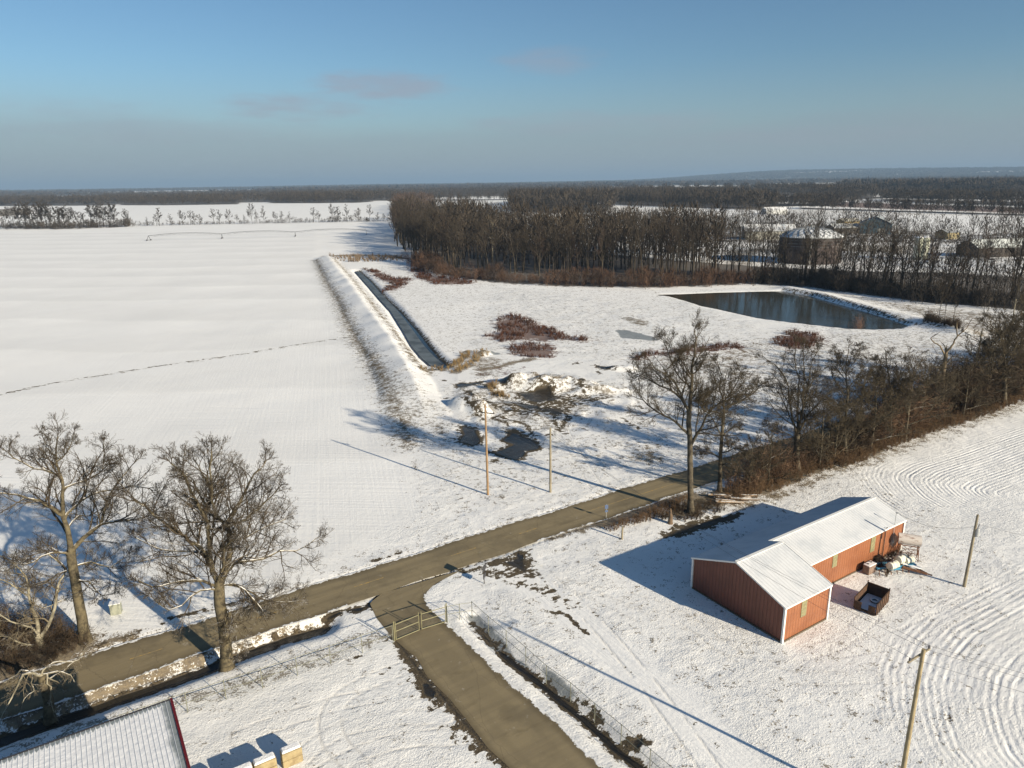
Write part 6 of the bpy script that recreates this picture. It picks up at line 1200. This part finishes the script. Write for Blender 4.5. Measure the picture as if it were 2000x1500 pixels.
b = MB(); a_ = math.radians(-112); c_ = Vector((math.cos(a_)*(R_+.35), math.sin(a_)*(R_+.35), 0)); [b.bar(c_+Vector((x, 0, 0)), c_+Vector((x, 0, HW+1)), .12) for x in (-.3, .3)]; [b.bar(c_+Vector((-.3, 0, z)), c_+Vector((.3, 0, z)), .08) for z in np.arange(.5, HW+1, .8)]; b.build('ladder', simple('pale_ladder', (.55, .55, .52), .6), st)
b = MB(); b.tube([dome(0, 0)+Vector((0, 0, 0)), dome(0, 0)+Vector((0, 0, .8))], .5, 10); b.build('vent', gal, st)
silo_m, t, bb = nt('stained_silo'); n = N(t); o_ = n.coord(); t.links.new(n.mix(n.ss(n.noise(n.mapv(o_, (1, 1, .2)), .8, 5, .7), .42, .62), (.66, .67, .56), (.32, .35, .26)), bb.inputs['Base Color'])
for px, lb in ((1790, 'left one of the twin pale silos behind the wood'), (1803, 'right one of the twin pale silos behind the wood')):
    p = G3(px, 507); D_ = math.hypot(p.x, p.y); s_ = empty('silo', p, 0, lb, 'silo', 'twin silos'); r_ = D_*.0046; h_ = 11.2; b = MB(); b.tube([(0, 0, -.2), (0, 0, h_)], r_, 24); b.build('silo_wall', silo_m, s_); b = MB(); b.tube([(0, 0, h_), (0, 0, h_+.5), (0, 0, h_+.75)], [r_+.1, r_*.5, .1], 24); b.build('cap', snow_m, s_); b = MB(); b.bar((r_*.3, -r_*.2, h_+.4), (r_*.3, -r_*.2, h_+1.6), .25); b.build('vent', gal, s_)
def barn(px, py, w, l, h, rz, wallc, roofc, label, rh=None, cat='shed', door=None):
    p = G3(px, py); o = empty('farm_shed', p, math.radians(rz), label, cat); rh = rh or w*.22; b = MB()
    for x in (-l/2, l/2-.2): b.prism([(x, -w/2, -.2), (x, w/2, -.2), (x, w/2, h), (x, 0, h+rh), (x, -w/2, h)], (.2, 0, 0))
    for y in (-w/2+.1, w/2-.1): b.box((0, y, h/2), (l-.4, .2, h))
    b.build('wall', simple(cat+'_wall', wallc, .8, vscale=.3), o); b = MB(); e = .5; s = rh/(w/2)
    slab(b, [(-l/2-e, -w/2-e, h-s*e), (l/2+e, -w/2-e, h-s*e), (l/2+e, 0, h+rh), (-l/2-e, 0, h+rh)], .15); slab(b, [(-l/2-e, .01, h+rh), (l/2+e, .01, h+rh), (l/2+e, w/2+e, h-s*e), (-l/2-e, w/2+e, h-s*e)], .15); b.build('roof', simple(cat+'_roof', roofc, .7, vscale=.3), o)
    if door:
        b = MB(); b.box((-l/2-.04, door[0], door[2]/2), (.08, door[1], door[2])); b.build('door', simple('shed_door', (.5, .5, .46), .7), o)
    b = MB(); b.box((0, -w/2-.03, h*.55), (1.2, .06, 1.0)); b.box((l*.3, -w/2-.03, h*.55), (1.2, .06, 1.0)); b.build('window', dkm, o)
    return o
barn(1710, 454, 22, 30, 7.5, 62, (.09, .14, .17), (.50, .54, .56), 'blue-grey gabled barn with pale lean-to beyond the storage tank', 5, door=(-4, 5, 4))
barn(1660, 455, 12, 34, 4.5, 8, (.12, .11, .10), (.72, .73, .72), 'low white-roofed long shed just left of the blue-grey barn')
barn(1500, 466, 18, 34, 6, -10, (.45, .44, .38), (.75, .76, .76), 'pale snow-roofed shed glimpsed through the trees left of the storage tank')
barn(1965, 498, 16, 46, 5, 6, (.07, .06, .055), (.66, .69, .66), 'long dark shed with pale snowy roof at the right edge behind the wood')
barn(1850, 466, 9, 12, 4.5, 20, (.50, .42, .24), (.6, .6, .58), 'small cream cottage between the silos and the snow field')
barn(1655, 443, 10, 16, 5, 15, (.50, .38, .18), (.5, .48, .42), 'small tan building behind the long white-roofed shed')
barn(1512, 418, 14, 26, 5, 5, (.62, .63, .62), (.78, .78, .78), 'white farm building far behind the trees left of the tank')
barn(1395, 366, 14, 60, 5, 5, (.6, .6, .6), (.75, .75, .75), 'tiny white building on the far snow strip')
for px, py, lb in ((1790, 455, 'pale van parked by the sheds right of the barn'), (1812, 513, 'white car parked near the foot of the silos'), (1935, 512, 'pale van parked below the long dark shed')):
    p = G3(px, py); o = empty('parked_car', p, random.random()*3, lb, 'car'); b = MB(); b.box((0, 0, .75), (4.6, 1.8, .75)); b.build('body', simple('car_paint', (.6, .6, .6), .4), o, bevel=.2); b = MB(); b.box((-.2, 0, 1.4), (2.9, 1.6, .7), taper=.8); b.build('cabin', dkm, o, bevel=.1)
    for x in (-1.4, 1.4):
        for y in (-.85, .85): b = MB(); b.tube([(x, y-.1, .34), (x, y+.1, .34)], .34, 12); b.build('wheel', dkm, o)
# ------------------------------------------------------------------ the air
hm = bpy.data.materials.new('haze_air'); hm.use_nodes = True; ht = hm.node_tree; ht.nodes.clear(); ho = ht.nodes.new('ShaderNodeOutputMaterial'); hv = ht.nodes.new('ShaderNodeVolumePrincipled'); ht.links.new(hv.outputs[0], ho.inputs['Volume'])
hv.inputs['Color'].default_value = (.34, .50, .70, 1); hv.inputs['Density'].default_value = .9e-4; hv.inputs['Anisotropy'].default_value = 0.0
b = MB(); b.box((0, 0, 130), (96000, 96000, 270)); hz_ = b.build('haze', hm); tag(hz_, kind='stuff'); tag(hz_, 'thin blue winter haze over the whole plain', 'haze')
